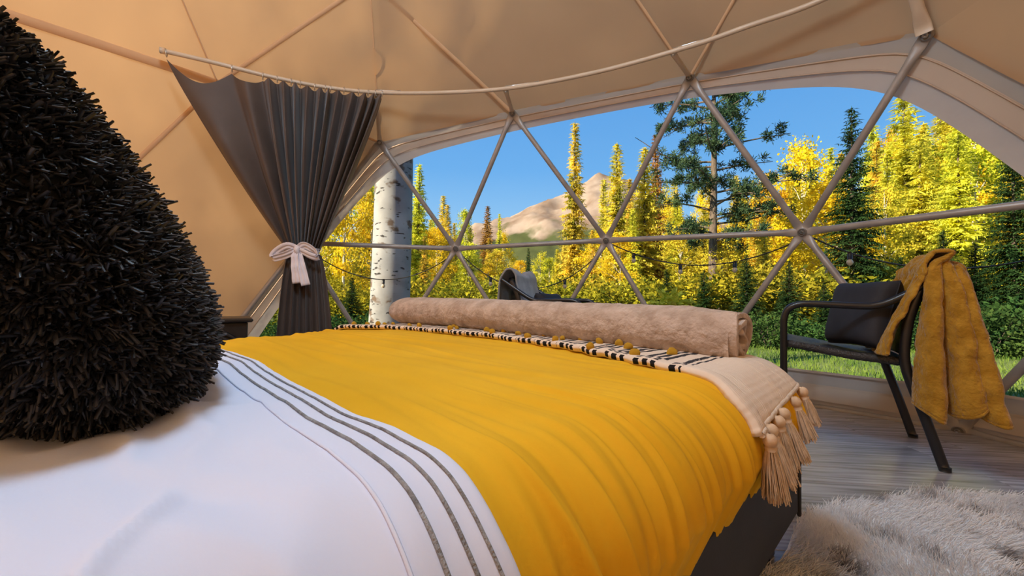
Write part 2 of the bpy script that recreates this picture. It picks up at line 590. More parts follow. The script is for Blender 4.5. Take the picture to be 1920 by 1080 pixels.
def dome(Q, off=0.0, beta=0.5):
    """unit-sphere points to world, bulged by beta towards the sphere and moved out by off metres"""
    Q = np.atleast_2d(np.asarray(Q, float))
    n = np.linalg.norm(Q, axis=1, keepdims=True)
    k = np.where(n < 1, 1 + beta * (1 / n - 1), 1.0)
    P = Q * k
    P = P + (Q / n) * (np.asarray(off).reshape(-1, 1) if np.ndim(off) else off) / DR
    c, s = math.cos(DPH), math.sin(DPH)
    X = DC[0] + DR * (P[:, 0] * c - P[:, 1] * s)
    Y = DC[1] + DR * (P[:, 0] * s + P[:, 1] * c)
    Z = (P[:, 2] - BASEZ) * DZS * DR
    return np.stack([X, Y, np.maximum(Z, 0.0)], 1)
def hubw(q):
    return dome(q, 0, 0)[0]

WIN_AZ = (24.5, -96.5)
def in_window(t):
    win = [U(0), U(1), U(2), U(3), Eh(0), Eh(1), Eh(2), Eh(3), Eh(4)] + [Lh(i) for i in range(-1, 5)]
    return all(any(np.linalg.norm(p - w) < 0.03 for w in win) for p in t)

def tri_patch(tris, n, off, wob):
    V = []; F = []
    for t in tris:
        base = len(V)
        idx = {}
        for i in range(n + 1):
            for j in range(n + 1 - i):
                k = n - i - j
                idx[i, j] = len(V)
                V.append((t[0] * i + t[1] * j + t[2] * k) / n)
        for i in range(n):
            for j in range(n - i):
                F.append((idx[i, j], idx[i + 1, j], idx[i, j + 1]))
                if j < n - 1 - i:
                    F.append((idx[i + 1, j], idx[i + 1, j + 1], idx[i, j + 1]))
    V = np.array(V)
    # weld
    key = {}
    rem = np.zeros(len(V), int)
    out = []
    for a, p in enumerate(V):
        k = hub_key(p)
        if k not in key:
            key[k] = len(out); out.append(p)
        rem[a] = key[k]
    V = np.array(out)
    F = rem[np.array(F)]
    if wob:
        d = wob * (fbm(V[:, 0] * 5 + 3, V[:, 1] * 5, V[:, 2] * 5, 3) + 0.5 * fbm(V[:, 0] * 14, V[:, 1] * 14 + 5, V[:, 2] * 6, 2))
        rd = np.exp(-(fbm(V[:, 0] * 7 + 20, V[:, 1] * 7, V[:, 2] * 3.5, 2) * 7) ** 2)
        offs = off + d - wob * 0.35 * rd * (0.5 + fbm(V[:, 0] * 3, V[:, 1] * 3, V[:, 2] * 3 + 8, 2)).clip(0, 1)
    else:
        offs = off
    return dome(V, offs), F

def tri_az(t):
    c = sum(t)
    return math.degrees(math.atan2(c[1], c[0]))

# ------------------------------------------------------------------ setting: floor, canvas, window
# floor
fl = empty('floor', (DC[0], DC[1], 0))
tag(fl, 'grey-brown wood laminate floor of the round tent', 'floor', kind='structure')
n = 60
V = [(DC[0] + 3.62 * math.cos(2 * PI * k / n), DC[1] + 3.62 * math.sin(2 * PI * k / n), z) for z in (-0.02, -0.34) for k in range(n)]
F = [tuple(range(n))] + [(k, k + n, (k + 1) % n + n, (k + 1) % n) for k in range(n)]
obj('deck_base', V, F, pbr('deck_base', (0.12, 0.10, 0.09), (0.16, 0.14, 0.12), 6, 0.8), fl, smooth=False)
pa = R(-6)
pd = np.array([math.cos(pa), math.sin(pa)])
pn = np.array([-pd[1], pd[0]])
PW = 0.162
bm = MB().box((-0.5, -0.5, -1), (0.5, 0.5, 0))
plank_cache = {}
for row in range(-22, 23):
    off = row * PW
    half = math.sqrt(max(0, 3.56 ** 2 - (abs(off) + PW / 2) ** 2)) if abs(off) + PW / 2 < 3.56 else 0
    if half < 0.2:
        continue
    x = -half
    first = random.uniform(0.3, 1.2)
    while x < half - 0.01:
        L = min(first if x == -half else 1.22, half - x)
        first = 1.22
        L = round(L, 3)
        key = L
        if key not in plank_cache:
            b = MB().box((-L / 2 + 0.001, -PW / 2 + 0.0015, -0.018), (L / 2 - 0.001, PW / 2 - 0.0015, 0.0), 0.0012)
            me = mesh_data('plank', np.array(b.v), b.f, False)
            me.materials.append(M['plank'])
            plank_cache[key] = me
        c = pd * (x + L / 2) + pn * off
        link_mesh('plank', plank_cache[key], fl, (c[0], c[1], 0), (0, 0, pa))
        x += L

# canvas liner
wall_l, wall_r, wall_b, ceil_t = [], [], [], []
for t in TRIS:
    if in_window(t):
        continue
    zmax = min(p[2] for p in t)
    if zmax > 0.40:
        ceil_t.append(t)
    else:
        a = tri_az(t)
        if 0 <= a < 110: wall_l.append(t)
        elif -180 < a < -60 and a > -150: wall_r.append(t)
        else: wall_b.append(t)
def canvas(name, tris, label):
    V, F = tri_patch(tris, 16, 0.014, 0.05)
    o = obj(name, V, F, M['canvas'])
    return tag(o, label, 'canvas', kind='structure')
ceiling = canvas('ceiling', ceil_t, 'beige canvas dome ceiling with seams')
wall_left = canvas('wall_left', wall_l, 'beige canvas wall beside the curtain')
canvas('wall_right', wall_r, 'beige canvas wall beyond the window edge')
canvas('wall_back', wall_b, 'beige canvas wall behind the bed')

def strip(q0, q1, w, off, n=24, thick=0.004, bow=0.0):
    """strip of fabric along the dome from q0 to q1 (unit points)"""
    t = np.linspace(0, 1, n)
    Q = np.outer(1 - t, q0) + np.outer(t, q1)
    d = (q1 - q0) / np.linalg.norm(q1 - q0)
    rows = []
    for s, o in ((-1, off), (-0.9, off - thick), (0.9, off - thick), (1, off)):
        side = np.cross(Q / np.linalg.norm(Q, axis=1, keepdims=True), d)
        rows.append(dome(Q + side * (s * w / 2 / DR), o))
    V = np.stack(rows, 1).reshape(-1, 3)
    return V, grid_faces(n, 4)
def seam(parent, q0, q1, w=0.05, off=-0.012, name='seam_tape'):
    V, F = strip(q0, q1, w, off)
    return obj(name, V, F, M['tape'], parent)
seam(ceiling, Th(0), U(-1), 0.03)
seam(ceiling, Th(0), U(0), 0.010)
seam(ceiling, Th(0), U(1), 0.032)
seam(ceiling, Th(1), U(2), 0.018)
seam(ceiling, Th(2), U(2), 0.022)
seam(ceiling, Th(-1), U(-1), 0.010)
seam(ceiling, U(-1), U(0), 0.02)
seam(wall_left, U(-2), U(-1), 0.06)
seam(wall_left, U(-1), Eh(-1), 0.03)
seam(wall_left, U(-1), Eh(0), 0.015)

# the same tape on the seams of the rest of the dome, away from the window
seen_e = set()
for t3 in TRIS:
    for i in range(3):
        a_, b_ = t3[i], t3[(i + 1) % 3]
        az_ = [math.degrees(math.atan2(p[1], p[0])) for p in (a_, b_)]
        if any(-105 < z < 21 for z in az_) or max(a_[2], b_[2]) > 0.99:
            continue
        k_ = tuple(sorted((hub_key(a_), hub_key(b_))))
        if k_ in seen_e or any(np.allclose(a_, p, atol=.02) and np.allclose(b_, q_, atol=.02) or np.allclose(b_, p, atol=.02) and np.allclose(a_, q_, atol=.02)
                               for p, q_ in ((Th(-1), U(-1)), (U(-2), U(-1)), (U(-1), Eh(-1)))) or max(a_[2], b_[2]) < -0.1:
            continue
        seen_e.add(k_)
        seam(ceiling if min(a_[2], b_[2]) > 0.40 else wall_left, a_, b_, 0.03)

# window: clear vinyl, surrounding bands
win = empty('window_1', (DC[0], DC[1], 0))
tag(win, 'wide curved clear vinyl window looking out on the forest', 'window', kind='structure')
V, F = tri_patch([t for t in TRIS if in_window(t)], 6, 0.055, 0.0)
tag(obj('clear_pane', V, F, M['vinyl'], win), 'clear vinyl sheet')
def toward(a, b, m):
    return a + (b - a) / np.linalg.norm(b - a) * (m / DR)
def mid(a, b): return (a + b) / 2
outer = [Lh(-1), Eh(0), U(0), U(1), U(2), U(3), Eh(4), Lh(4)]
inner = [toward(Lh(-1), Lh(0), 0.26), toward(Eh(0), Eh(1), 0.17), toward(U(0), Eh(1), 0.20), toward(U(1), mid(Eh(1), Eh(2)), 0.155),
         toward(U(2), mid(Eh(2), Eh(3)), 0.14), toward(U(3), mid(Eh(3), mid(U(2), Eh(3))), 0.25), toward(Eh(4), Eh(3), 0.36), toward(Lh(4), Lh(3), 0.40)]
def dense(pts, m, rnd):
    out = []
    for k in range(len(pts) - 1):
        for i in range(m):
            t = i / m
            out.append(pts[k] * (1 - t) + pts[k + 1] * t)
    out.append(pts[-1])
    P = np.array(out)
    for _ in range(rnd):
        Q = P.copy()
        Q[1:-1] = (P[:-2] + 2 * P[1:-1] + P[2:]) / 4
        P = Q
    return P
Od = dense(outer, 16, 4)
Id = dense(inner, 16, 30)
def band(name, f0, f1, off0, off1, mat):
    rows = []
    nseg = 5
    for k in range(nseg + 1):
        f = f0 + (f1 - f0) * k / nseg
        o = off0 + (off1 - off0) * k / nseg
        Q = Od * (1 - f) + Id * f
        wob = 0.004 * fbm(np.arange(len(Q)) * 0.35, f * 9, 1.0, 2)
        rows.append(dome(Q, o + wob))
    V = np.stack(rows, 1).reshape(-1, 3)
    return obj(name, V, grid_faces(len(Od), nseg + 1), mat, win)
band('band_strip', -0.12, 0.30, 0.024, 0.030, M['band_dark'])
band('band_strip', 0.24, 0.62, 0.020, 0.024, M['band'])
band('band_strip', 0.58, 1.0, 0.030, 0.040, M['band_pale'])
# stitched welt and grommets on the bands
for f in (0.27, 0.60):
    Q = Od * (1 - f) + Id * f
    V, F = tube_arrays(dome(Q, 0.016), 0.004, 6)
    obj('welt', V, F, M['band'], win)
# bottom bands, along the L ring
Lq = dense([Lh(i) for i in range(-1, 5)], 16, 0)
Eq = dense([Eh(i) for i in range(0, 5)], 16, 0)
def low(zf0, zf1, off0, off1, name, mat):
    rows = []
    for k in range(5):
        z = zf0 + (zf1 - zf0) * k / 4
        up = Lq.copy()
        up[:, 2] += z / (DZS * DR)
        up[:, :2] *= 1 - 0.02 * z / 1.18
        P = dome(up, off0 + (off1 - off0) * k / 4 + 0.004 * fbm(np.arange(len(Lq)) * 0.4, z * 20, 2.0, 2), 0)
        rows.append(P)
    V = np.stack(rows, 1).reshape(-1, 3)
    return obj(name, V, grid_faces(len(Lq), 5), mat, win)
low(0.14, 0.235, 0.030, 0.035, 'sill_strip', M['sill_grey'])
low(0.0, 0.15, 0.018, 0.024, 'sill_strip', M['sill'])
low(0.225, 0.24, 0.016, 0.016, 'sill_welt', M['sill'])
low(0.045, 0.135, 0.004, 0.010, 'sill_flap', M['sill'])

# frame of struts and hubs
frame = empty('dome_frame', (DC[0], DC[1], 0))
tag(frame, 'galvanised tubular geodesic frame crossing the clear window', 'tent frame')
def strut(q0, q1, r=0.0215, mat=None, off=0.0):
    a, b = dome(q0, off, 0)[0], dome(q1, off, 0)[0]
    d = b - a
    L = np.linalg.norm(d)
    ts = np.array([0.012, 0.06, 0.10, 0.14, L / 2, L - 0.14, L - 0.10, L - 0.06, L - 0.012]) / L
    P = a + np.outer(ts, d)
    m = (a + b) / 2
    nrm = m - np.array([DC[0], DC[1], 0.61])
    fl_ = [(1.35, 0.22), (1.35, 0.25), (1.15, 0.7), (1, 1), (1, 1), (1, 1), (1.15, 0.7), (1.35, 0.25), (1.35, 0.22)]
    V, F = tube_arrays(P, r, 12, True, False, (nrm, fl_))
    return obj('strut', V, F, mat or M['strut'], frame)
pairs = []
for i in range(0, 4):
    pairs += [(Eh(i), Eh(i + 1)), (U(i), Eh(i)), (U(i), Eh(i + 1)), (Eh(i), Lh(i)), (Eh(i + 1), Lh(i))]
pairs = [p for p in pairs if not (np.allclose(p[0], U(3)) and np.allclose(p[1], Eh(4)))]
pairs += [(Eh(0), Lh(-1)), (Eh(4), Lh(4))]
for i in range(-1, 4):
    pairs.append((Lh(i), Lh(i + 1)))
for a, b in pairs:
    strut(a, b)
strut(U(3), Th(2), 0.026, M['rail'], -0.03)
hubs = [Eh(i) for i in range(0, 5)] + [U(i) for i in range(0, 4)] + [Lh(i) for i in range(-1, 5)]
for q in hubs:
    c = dome(q, 0, 0)[0]
    nrm = c - np.array([DC[0], DC[1], 0.61]); nrm /= np.linalg.norm(nrm)
    P = [c + nrm * s for s in (0.028, 0.018, -0.018, -0.024)]
    V, F = tube_arrays(P, [0.022, 0.028, 0.028, 0.022], 14)
    hb = obj('hub_plate', V, F, M['strut'], frame)
    P = [c - nrm * s for s in (0.02, 0.034, 0.038)]
    V, F = tube_arrays(P, [0.012, 0.012, 0.008], 8)
    obj('bolt', V, F, M['steel'], hb)

# unseen glowing globe, added under the dome's apex to brighten the room
lamp = empty('fill_lamp', (DC[0], DC[1], 2.95))
tag(lamp, 'added glowing fill globe under the dome apex, out of view', 'fill light')
b = MB(); prof = [(0.02 + 0.24 * math.sin(a), 0.26 - 0.24 * math.cos(a)) for a in np.linspace(0.1, PI - 0.1, 14)]
b.lathe(prof, 28, (DC[0], DC[1], 2.85))
b.build('fill_globe', emit('fill_glow', (0.51, 0.76, 1.0), FILL_STRENGTH), lamp, True)
V, F = tube_arrays([(DC[0], DC[1], 3.36), (DC[0], DC[1], 3.86)], 0.006, 8)
obj('cord', V, F, M['cable'], lamp)

# warm fairy lights along the canvas behind the bed (their glints show in the vinyl)
fy = empty('fairy_lights', tuple(dome(unit(0.86, 0.40, -165), -0.08, 0)[0]))
tag(fy, 'string of tiny warm fairy lights along the canvas behind the bed', 'fairy lights')
azs = np.linspace(-118, -225, 61)
fpts = np.array([dome(unit(0.905, 0.385 + 0.018 * math.cos(R(az * 15)), az), -0.10, 0)[0] for az in azs])
V, F = tube_arrays(fpts, 0.002, 5)
obj('wire', V, F, M['cable'], fy)
bmesh_ = MB(); bmesh_.lathe([(0.0, -0.016), (0.008, -0.012), (0.012, 0.0), (0.008, 0.011), (0.0, 0.014)], 10)
bme = mesh_data('bulb', np.array(bmesh_.v), bmesh_.f)
bme.materials.append(emit('fairy_bulb', (1.0, 0.66, 0.34), 120.0))
for p in fpts[1::2]:
    link_mesh('bulb', bme, fy, tuple(p - np.array(fy.location[:]) - np.array([0, 0, 0.014])))

# ------------------------------------------------------------------ curtain rail and curtain
RZ = 2.35
rail_pts = [(-2.408, 2.755), (-2.158, 2.887), (-1.877, 3.055), (-1.542, 3.201), (-1.147, 3.282), (-0.627, 3.276), (-0.031, 3.185),
            (0.599, 2.941), (1.127, 2.633), (1.393, 2.428), (1.673, 2.202), (1.92, 1.80), (2.08, 1.30)]
rp = spline([(x, y, RZ) for x, y in rail_pts], 90)
rail = empty('curtain_rail', (-0.03, 3.185, RZ))
tag(rail, 'curved beige curtain rail under the canvas ceiling', 'curtain rail')
V, F = tube_arrays(rp, 0.0155, 10)
obj('rail_tube', V, F, M['rail'], rail)
def at_az(q):
    a = math.atan2(q[1] - DC[1], q[0] - DC[0])
    aa = np.arctan2(rp[:, 1] - DC[1], rp[:, 0] - DC[0])
    return rp[np.argmin(np.abs(aa - a))]
for i in (0, 1, 2):
    h = hubw(U(i)); e = at_az(h) + np.array([0, 0, -0.012])
    d = e - h
    P = [h + d * t for t in (0.02, 0.12, 0.2, 0.8, 0.9, 1.0)]
    V, F = tube_arrays(P, 0.017, 10, True, False, (np.array([0, 0, 1.0]), [(1.3, .3), (1.2, .4), (1, 1), (1, 1), (1.2, .4), (1.3, .3)]))
    br = obj('bracket', V, F, M['rail'], rail)
    V, F = tube_arrays([e + np.array([0, 0, -0.012]), e + np.array([0, 0, -0.016])], [0.010, 0.007], 8)
    obj('bolt', V, F, M['steel'], br)
    k = int(np.argmin(np.linalg.norm(rp - at_az(h), axis=1)))
    P = rp[k:k + 4] + np.array([0, 0, 0.018])
    V, F = tube_arrays(P, 0.006, 6)
    obj('splice_clip', V, F, M['steel'], rail)
V, F = tube_arrays([rp[0] - (rp[1] - rp[0]) * 0.4, rp[0] + (rp[1] - rp[0]) * 0.4], 0.021, 12)
obj('end_cap', V, F, M['rail'], rail)

hooks = np.array([(-2.390, 2.766), (-2.063, 2.944), (-1.898, 3.043), (-1.813, 3.083), (-1.727, 3.121), (-1.67, 3.146), (-1.577, 3.186),
                  (-1.504, 3.209), (-1.465, 3.217), (-1.367, 3.237), (-1.26, 3.259), (-1.188, 3.274), (-1.134, 3.282), (-1.078, 3.283)])
NH = len(hooks) - 1
cur = empty('curtain', (-1.75, 3.42, 0))
tag(cur, 'dark charcoal curtain gathered by a white ribbon', 'curtain')
nt_, nz_ = 261, 90
t = np.linspace(0, 1, nt_)
hi_ = np.minimum((t * NH).astype(int), NH - 1)
ft = t * NH - hi_
topx = hooks[hi_, 0] * (1 - ft) + hooks[hi_ + 1, 0] * ft
topy = hooks[hi_, 1] * (1 - ft) + hooks[hi_ + 1, 1] * ft
span = np.linalg.norm(hooks[hi_ + 1] - hooks[hi_], axis=1)
slack = np.clip(0.30 - span, 0.0, 0.24)
zt, zb = 1.055, 0.02
pl_dir = np.array([0.45, -0.89])            # towards the room
along = np.array([0.89, 0.45])
ph = 2 * PI * NH * t
fold_top = (1 - np.cos(ph)) * 0.5 * slack * 0.50
scallop = (0.075 * (span > 0.25) + 0.02 + 0.05 * (span > 0.15)) * np.sin(PI * ft) ** 1.0 * 0.8
rows = []
zs = np.concatenate([np.linspace(0, 1, 56), 1 + np.linspace(0, 1, 35)[1:]])
jit = np.array([0.45 + 1.1 * random.random() for _ in range(NH + 1)])
jt = jit[hi_]
tie = np.array([-1.755, 3.44])
for h in zs:
    if h <= 1:
        e = h ** 1.12
        tx = tie[0] + (t - 0.5) * 0.23
        ty = tie[1] + (t - 0.5) * 0.06
        x = topx * (1 - e) + tx * e
        y = topy * (1 - e) + ty * e
        z = (RZ - 0.05 - scallop) * (1 - h) + zt * h
        # keep the hem of the gather round
        sag = 0.06 * np.sin(PI * h) * (0.5 - t)
        z = z - sag * 0.5
        amp = fold_top * (1 - h) ** 0.5 + (0.024 + 0.060 * h * (1 - h) * 2.2) * jt * (1 - np.cos(ph)) * 0.5 * np.minimum(1, h * 3)
        lat = 0.010 * np.sin(ph + 1.2 + 2 * h) * np.sin(PI * min(1, h * 1.1))
    else:
        g = h - 1
        wdt = 0.23 + 0.25 * g ** 0.6
        x = tie[0] + (t - 0.5) * wdt + 0.03 * g
        y = tie[1] + (t - 0.5) * 0.08 - 0.02 * g
        z = zt * (1 - g) + zb * g + 0 * t
        amp = (0.02 + 0.055 * g ** 0.6) * jt * (1 - np.cos(ph * 0.62 + 0.4)) * 0.5
        lat = 0.016 * np.sin(ph * 0.62 + 1.0) * g ** .5
    round_ = 0.06 * np.sin(PI * t) * min(1, 0.2 + 0.8 * (h if h <= 1 else 1))
    X = x + pl_dir[0] * (amp + round_) + along[0] * lat
    Y = y + pl_dir[1] * (amp + round_) + along[1] * lat
    rows.append(np.stack([X, Y, z + 0 * X], 1))
V = np.stack(rows, 0).reshape(-1, 3)
o = obj('cloth', V, grid_faces(len(zs), nt_), M['curtain'], cur)
# hem edges
for k in range(len(hooks)):
    c = np.array([hooks[k, 0], hooks[k, 1], RZ])
    a = np.linspace(0, 2 * PI, 13)[:-1]
    P = c + np.stack([-0.5 * np.cos(a) * 0.0 + np.cos(a) * 0.019 * 0.45, -np.cos(a) * 0.019 * 0.89, np.sin(a) * 0.026 - 0.010], 1)
    V, F = tube_arrays(P, 0.0032, 6, False, True)
    obj('hook', V, F, M['steel'], cur)

# ribbon bow
rib = empty('ribbon_tie', (-1.73, 3.36, 1.02))
tag(rib, 'white ribbon tied in a bow around the dark curtain', 'ribbon')
def ribbon(path, w, name, up=(0, 0, 1), parent=rib, taper=None):
    P = spline(path, 26)
    T = np.gradient(P, axis=0); T /= np.linalg.norm(T, axis=1, keepdims=True)
    up = np.array(up, float)
    side = up - T * (T @ up)[:, None]
    side /= np.linalg.norm(side, axis=1, keepdims=True) + 1e-9
    nrm = np.cross(T, side)
    w = np.full(len(P), w) if taper is None else w * np.interp(np.linspace(0, 1, len(P)), np.linspace(0, 1, len(taper)), taper)
    cols = []
    for s in np.linspace(-1, 1, 9):
        cols.append(P + side * (s * w / 2)[:, None] + nrm * (0.006 * math.cos(s * 7) + 0.003 * np.sin(np.arange(len(P)) * 0.9)[:, None]))
    Vf = np.stack(cols, 1).reshape(-1, 3)
    o = obj(name, Vf, grid_faces(len(P), 9), M['ribbon'], parent)
    md = o.modifiers.new('thickness', 'SOLIDIFY'); md.thickness = 0.003
    return o
tc_ = np.array([-1.735, 3.345, 1.06])
bandp = [np.array([-1.75, 3.41, 1.06]) + np.array([math.cos(a) * 0.132, math.sin(a) * 0.095, 0.004 * math.sin(2 * a)]) for a in np.linspace(0, 2 * PI, 25)]
ribbon(bandp, 0.05, 'waist_band')
k0 = np.array([-1.73, 3.30, 1.06])
ribbon([k0, k0 + (-0.07, -0.03, 0.03), k0 + (-0.17, -0.01, -0.02), k0 + (-0.20, 0.0, -0.065), k0 + (-0.13, -0.01, -0.055), k0 + (-0.02, -0.012, -0.01)], 0.06, 'bow_loop', (0, -0.5, 0.8))
ribbon([k0, k0 + (0.06, -0.03, 0.035), k0 + (0.13, -0.01, 0.0), k0 + (0.155, 0.0, -0.06), k0 + (0.09, -0.012, -0.04), k0 + (0.02, -0.012, -0.01)], 0.06, 'bow_loop', (0, -0.5, 0.8))
ribbon([k0 + (0, -0.012, 0.005), k0 + (-0.01, -0.03, -0.05), k0 + (0.0, -0.035, -0.15), k0 + (0.015, -0.03, -0.27)], 0.065, 'tail', (1, 0, 0), taper=[0.4, 0.8, 1.0, 1.1])
ribbon([k0 + (0.01, -0.018, 0.005), k0 + (0.02, -0.016, -0.05), k0 + (0.05, -0.03, -0.15), k0 + (0.085, -0.03, -0.285)], 0.06, 'tail', (1, 0.3, 0), taper=[0.4, 0.8, 1.0, 1.1])
b = MB()
V, F = tube_arrays([k0 + (0, 0.005, 0.03), k0 + (0, -0.016, 0.022), k0 + (0, -0.03, 0), k0 + (0, -0.016, -0.016), k0 + (0, 0.005, -0.03)], [0.010, 0.019, 0.021, 0.019, 0.010], 10)
obj('knot', V, F, M['ribbon'], rib)

# ------------------------------------------------------------------ bed
S2 = math.sqrt(0.5)
def bw(u, v, z):
    u, v, z = np.broadcast_arrays(np.asarray(u, float), np.asarray(v, float), np.asarray(z, float))
    return np.stack([(u + v) * S2, (v - u) * S2, z], -1)
U_L, U_R, V_H, V_F = -2.20, -0.25, -0.66, 1.40
bed = empty('bed', tuple(bw(-1.22, 0.4, 0.0)))
tag(bed, 'low upholstered charcoal bed base on short square legs', 'bed')
MBED = Matrix(((S2, S2, 0, 0), (-S2, S2, 0, 0), (0, 0, 1, 0), (0, 0, 0, 1)))
MB().box((U_L, V_H, 0.095), (U_R, V_F, 0.31), 0.012, MBED).build('base', M['base'], bed)
for uu in (U_L + 0.04, U_R - 0.075):
    for vv in (V_H + 0.06, V_F - 0.14):
        MB().box((uu, vv, 0.0), (uu + 0.035, vv + 0.06, 0.10), 0.004, MBED).build('leg', M['black_metal'], bed)
MB().box((U_R - 0.004, V_F - 0.006, 0.09), (U_R + 0.006, V_F + 0.006, 0.30), 0.003, MBED).build('corner_piping', M['base'], bed)
MB().box((U_L + 0.44, V_H + 0.02, 0.30), (U_R - 0.03, V_F - 0.04, 0.46), 0.03, MBED).build('mattress', M['mattress'], bed)

DU_L, DU_R, DV_F = -2.27, -0.226, 1.43
ZTOP, DRAD, HEM = 0.512, 0.13, 0.288
def fold_disp(a, v, sidef):
    """a: arc position from left hem in metres; v: along the bed; sidef 0 on top .. 1 on the side"""
    w = v + 0.10 * fbm(a * 1.3 + 5, v * 2.0, 3.1, 3)
    rdg = lambda x: 1.3 * np.exp(-(x * 6) ** 2) - 0.35
    top = 0.010 * fbm(a * 0.9, w * 7, 0.3, 3) + 0.0065 * rdg(fbm(a * 0.7 + 9, w * 5.5, 1.7, 3)) + 0.0045 * rdg(fbm(a * 1.1 + 2, w * 13, 5.7, 2))
    w2 = v + 0.05 * fbm(a * 2.2, v * 3, 7.7, 3)
    pleat = 0.009 * rdg(fbm(w2 * 13, a * 1.3, 4.4, 2)) + 0.009 * rdg(fbm(w2 * 27 + 3, a * 1.9, 8.4, 2)) + 0.0015 * fbm(w2 * 60, a * 3.0, 2.4, 2)
    return top * (1 - sidef * 0.5) + pleat * sidef
def section(fr, ztop, inset, hem, skew=0.0):
    """fr in 0..1 across from left hem to right hem; returns u, z, arc, normal(u,z), sidef"""
    rr = np.minimum(DRAD, np.maximum(ztop - hem, 0.004) * 0.98)
    wl, wr = DU_L + inset + skew, DU_R - inset
    side = np.maximum(ztop - hem - rr, 0.0)
    arc = rr * PI / 2
    flat = (wr - rr) - (wl + rr)
    tot = 2 * side + 2 * arc + flat
    a = fr * tot
    u = np.zeros_like(a); z = np.zeros_like(a); nu = np.zeros_like(a); nz = np.zeros_like(a)
    d = a
    m = d < side
    u = np.where(m, wl, u); z = np.where(m, hem + d, z); nu = np.where(m, -1.0, nu)
    d1 = d - side
    m = (d1 >= 0) & (d1 < arc)
    an = d1 / rr
    u = np.where(m, wl + rr - rr * np.cos(an), u); z = np.where(m, ztop - rr + rr * np.sin(an), z)
    nu = np.where(m, -np.cos(an), nu); nz = np.where(m, np.sin(an), nz)
    d2 = d1 - arc
    m = (d2 >= 0) & (d2 <= flat)
    u = np.where(m, wl + rr + d2, u); z = np.where(m, ztop, z); nz = np.where(m, 1.0, nz)
    d3 = d2 - flat
    m = (d3 > 0) & (d3 < arc)
    an = d3 / rr
    u = np.where(m, wr - rr + rr * np.sin(an), u); z = np.where(m, ztop - rr + rr * np.cos(an), z)
    nu = np.where(m, np.sin(an), nu); nz = np.where(m, np.cos(an), nz)
    d4 = d3 - arc
    m = d4 >= 0
    u = np.where(m, wr - np.maximum(d4, 0) * 0.40, u); z = np.where(m, ztop - rr - d4, z); nu = np.where(m, 1.0, nu)
    crown = 0.012 * np.clip(1 - ((u - (wl + wr) / 2) / ((wr - wl) / 2)) ** 4, 0, 1)
    edge = np.minimum(np.abs(u - wl), np.abs(wr - u))
    sidef = np.clip(1 - (edge - 0.02) / 0.42, 0, 1) ** 1.6 * np.where(np.abs(u - wl) < np.abs(wr - u), 0.3, 1.0)
    return u, z + crown, a, nu, nz, sidef
def foot_shape(v):
    """height and plan inset as v runs to the foot"""
    q = np.clip((v - (DV_F - DRAD)) / DRAD, 0, 1)
    zt_ = ZTOP - DRAD * (1 - np.sqrt(np.maximum(0, 1 - q * q)))
    q2 = np.clip((v - (DV_F - 0.16)) / 0.16, 0, 1)
    ins = 0.16 * (1 - np.sqrt(np.maximum(0, 1 - q2 * q2))) * 0.8
    return zt_, ins
def bed_surface(fr, v, off=0.0, folds=1.0, hem=HEM):
    zt_, ins = foot_shape(v)
    u, z, a, nu, nz, sf = section(fr, zt_, ins, hem, 0.38 * np.clip((0.95 - v) / 0.7, 0, 1))
    d = fold_disp(a, v, sf) * folds + off
    return bw(u + nu * d, v, z + nz * d), (u, z, a, nu, nz, sf)

NV_, NF_ = 420, 420
vv = np.linspace(0.16, DV_F, NV_)
ff = np.concatenate([np.linspace(0, 0.70, 200)[:-1], np.linspace(0.70, 1.0, NF_ - 199)])
FF, VV = np.meshgrid(ff, vv, indexing='xy')
P, _ = bed_surface(FF, VV, -0.006 * np.clip((0.25 - VV) / 0.03, 0, 1), np.clip((VV - 0.2) / 0.12, 0, 1))
# foot face going down
drop = []
last, _ = bed_surface(FF[-1:], VV[-1:])
for z in np.linspace(0.38, HEM, 8)[1:]:
    q = last[0].copy()
    q[:, 2] = np.minimum(q[:, 2], z)
    drop.append(q)
V = np.concatenate([P.reshape(-1, 3)] + drop)
duvet = obj('duvet', V, grid_faces(NV_ + 7, len(ff)), M['duvet'])
tag(duvet, 'mustard yellow duvet covering the bed', 'duvet')

# white turned-down sheet
vs_ = np.concatenate([np.linspace(V_H, 0.236, 200), [0.241, 0.2445, 0.246, 0.2465, 0.246]])
offs = np.concatenate([np.full(200, 0.016), [0.0155, 0.013, 0.009, 0.004, -0.004]])
ffs = np.linspace(0.0, 1.0, 300)
FS, VS = np.meshgrid(ffs, vs_)
edge_w = 0.004 * fbm(FS * 30, 0, 1.2, 3) * np.clip((VS - 0.1) / 0.14, 0, 1)
P, q = bed_surface(FS, VS + edge_w, np.repeat(offs[:, None], len(ffs), 1), 0.0)
u_, z_, a_, nu_, nz_, sf_ = q
d = 0.012 * fbm(a_ * 2.2, VS * 2.6, 5.0, 3) + 0.006 * (1 - np.abs(fbm(a_ * 2.0 + VS * 2, VS * 3.0 - a_ * 1.2, 9.0, 2)) * 5).clip(-0.4, 1) * 0.6
d += 0.016 * fbm(a_ * 4.5 + 2, VS * 5.5, 2.0, 3) * np.clip((0.22 - VS) / 0.15, 0, 1)
d += 0.008 * (1 - np.abs(fbm(a_ * 2.6 + VS * 4 + 4, VS * 4.5 - a_ * 1.5, 3.0, 2)) * 9).clip(-0.3, 1) * np.clip((0.2 - VS) / 0.15, 0, 1)
d += 0.0045 * (np.exp(-(fbm(a_ * 5 + VS * 7 + 1, VS * 8 - a_ * 3, 6.0, 2) * 9) ** 2) - 0.2) * np.clip((0.17 - VS) / 0.1, 0, 1) * (0.5 + fbm(a_ * 3, VS * 3, 4.0, 2)).clip(0, 1) * 1.6
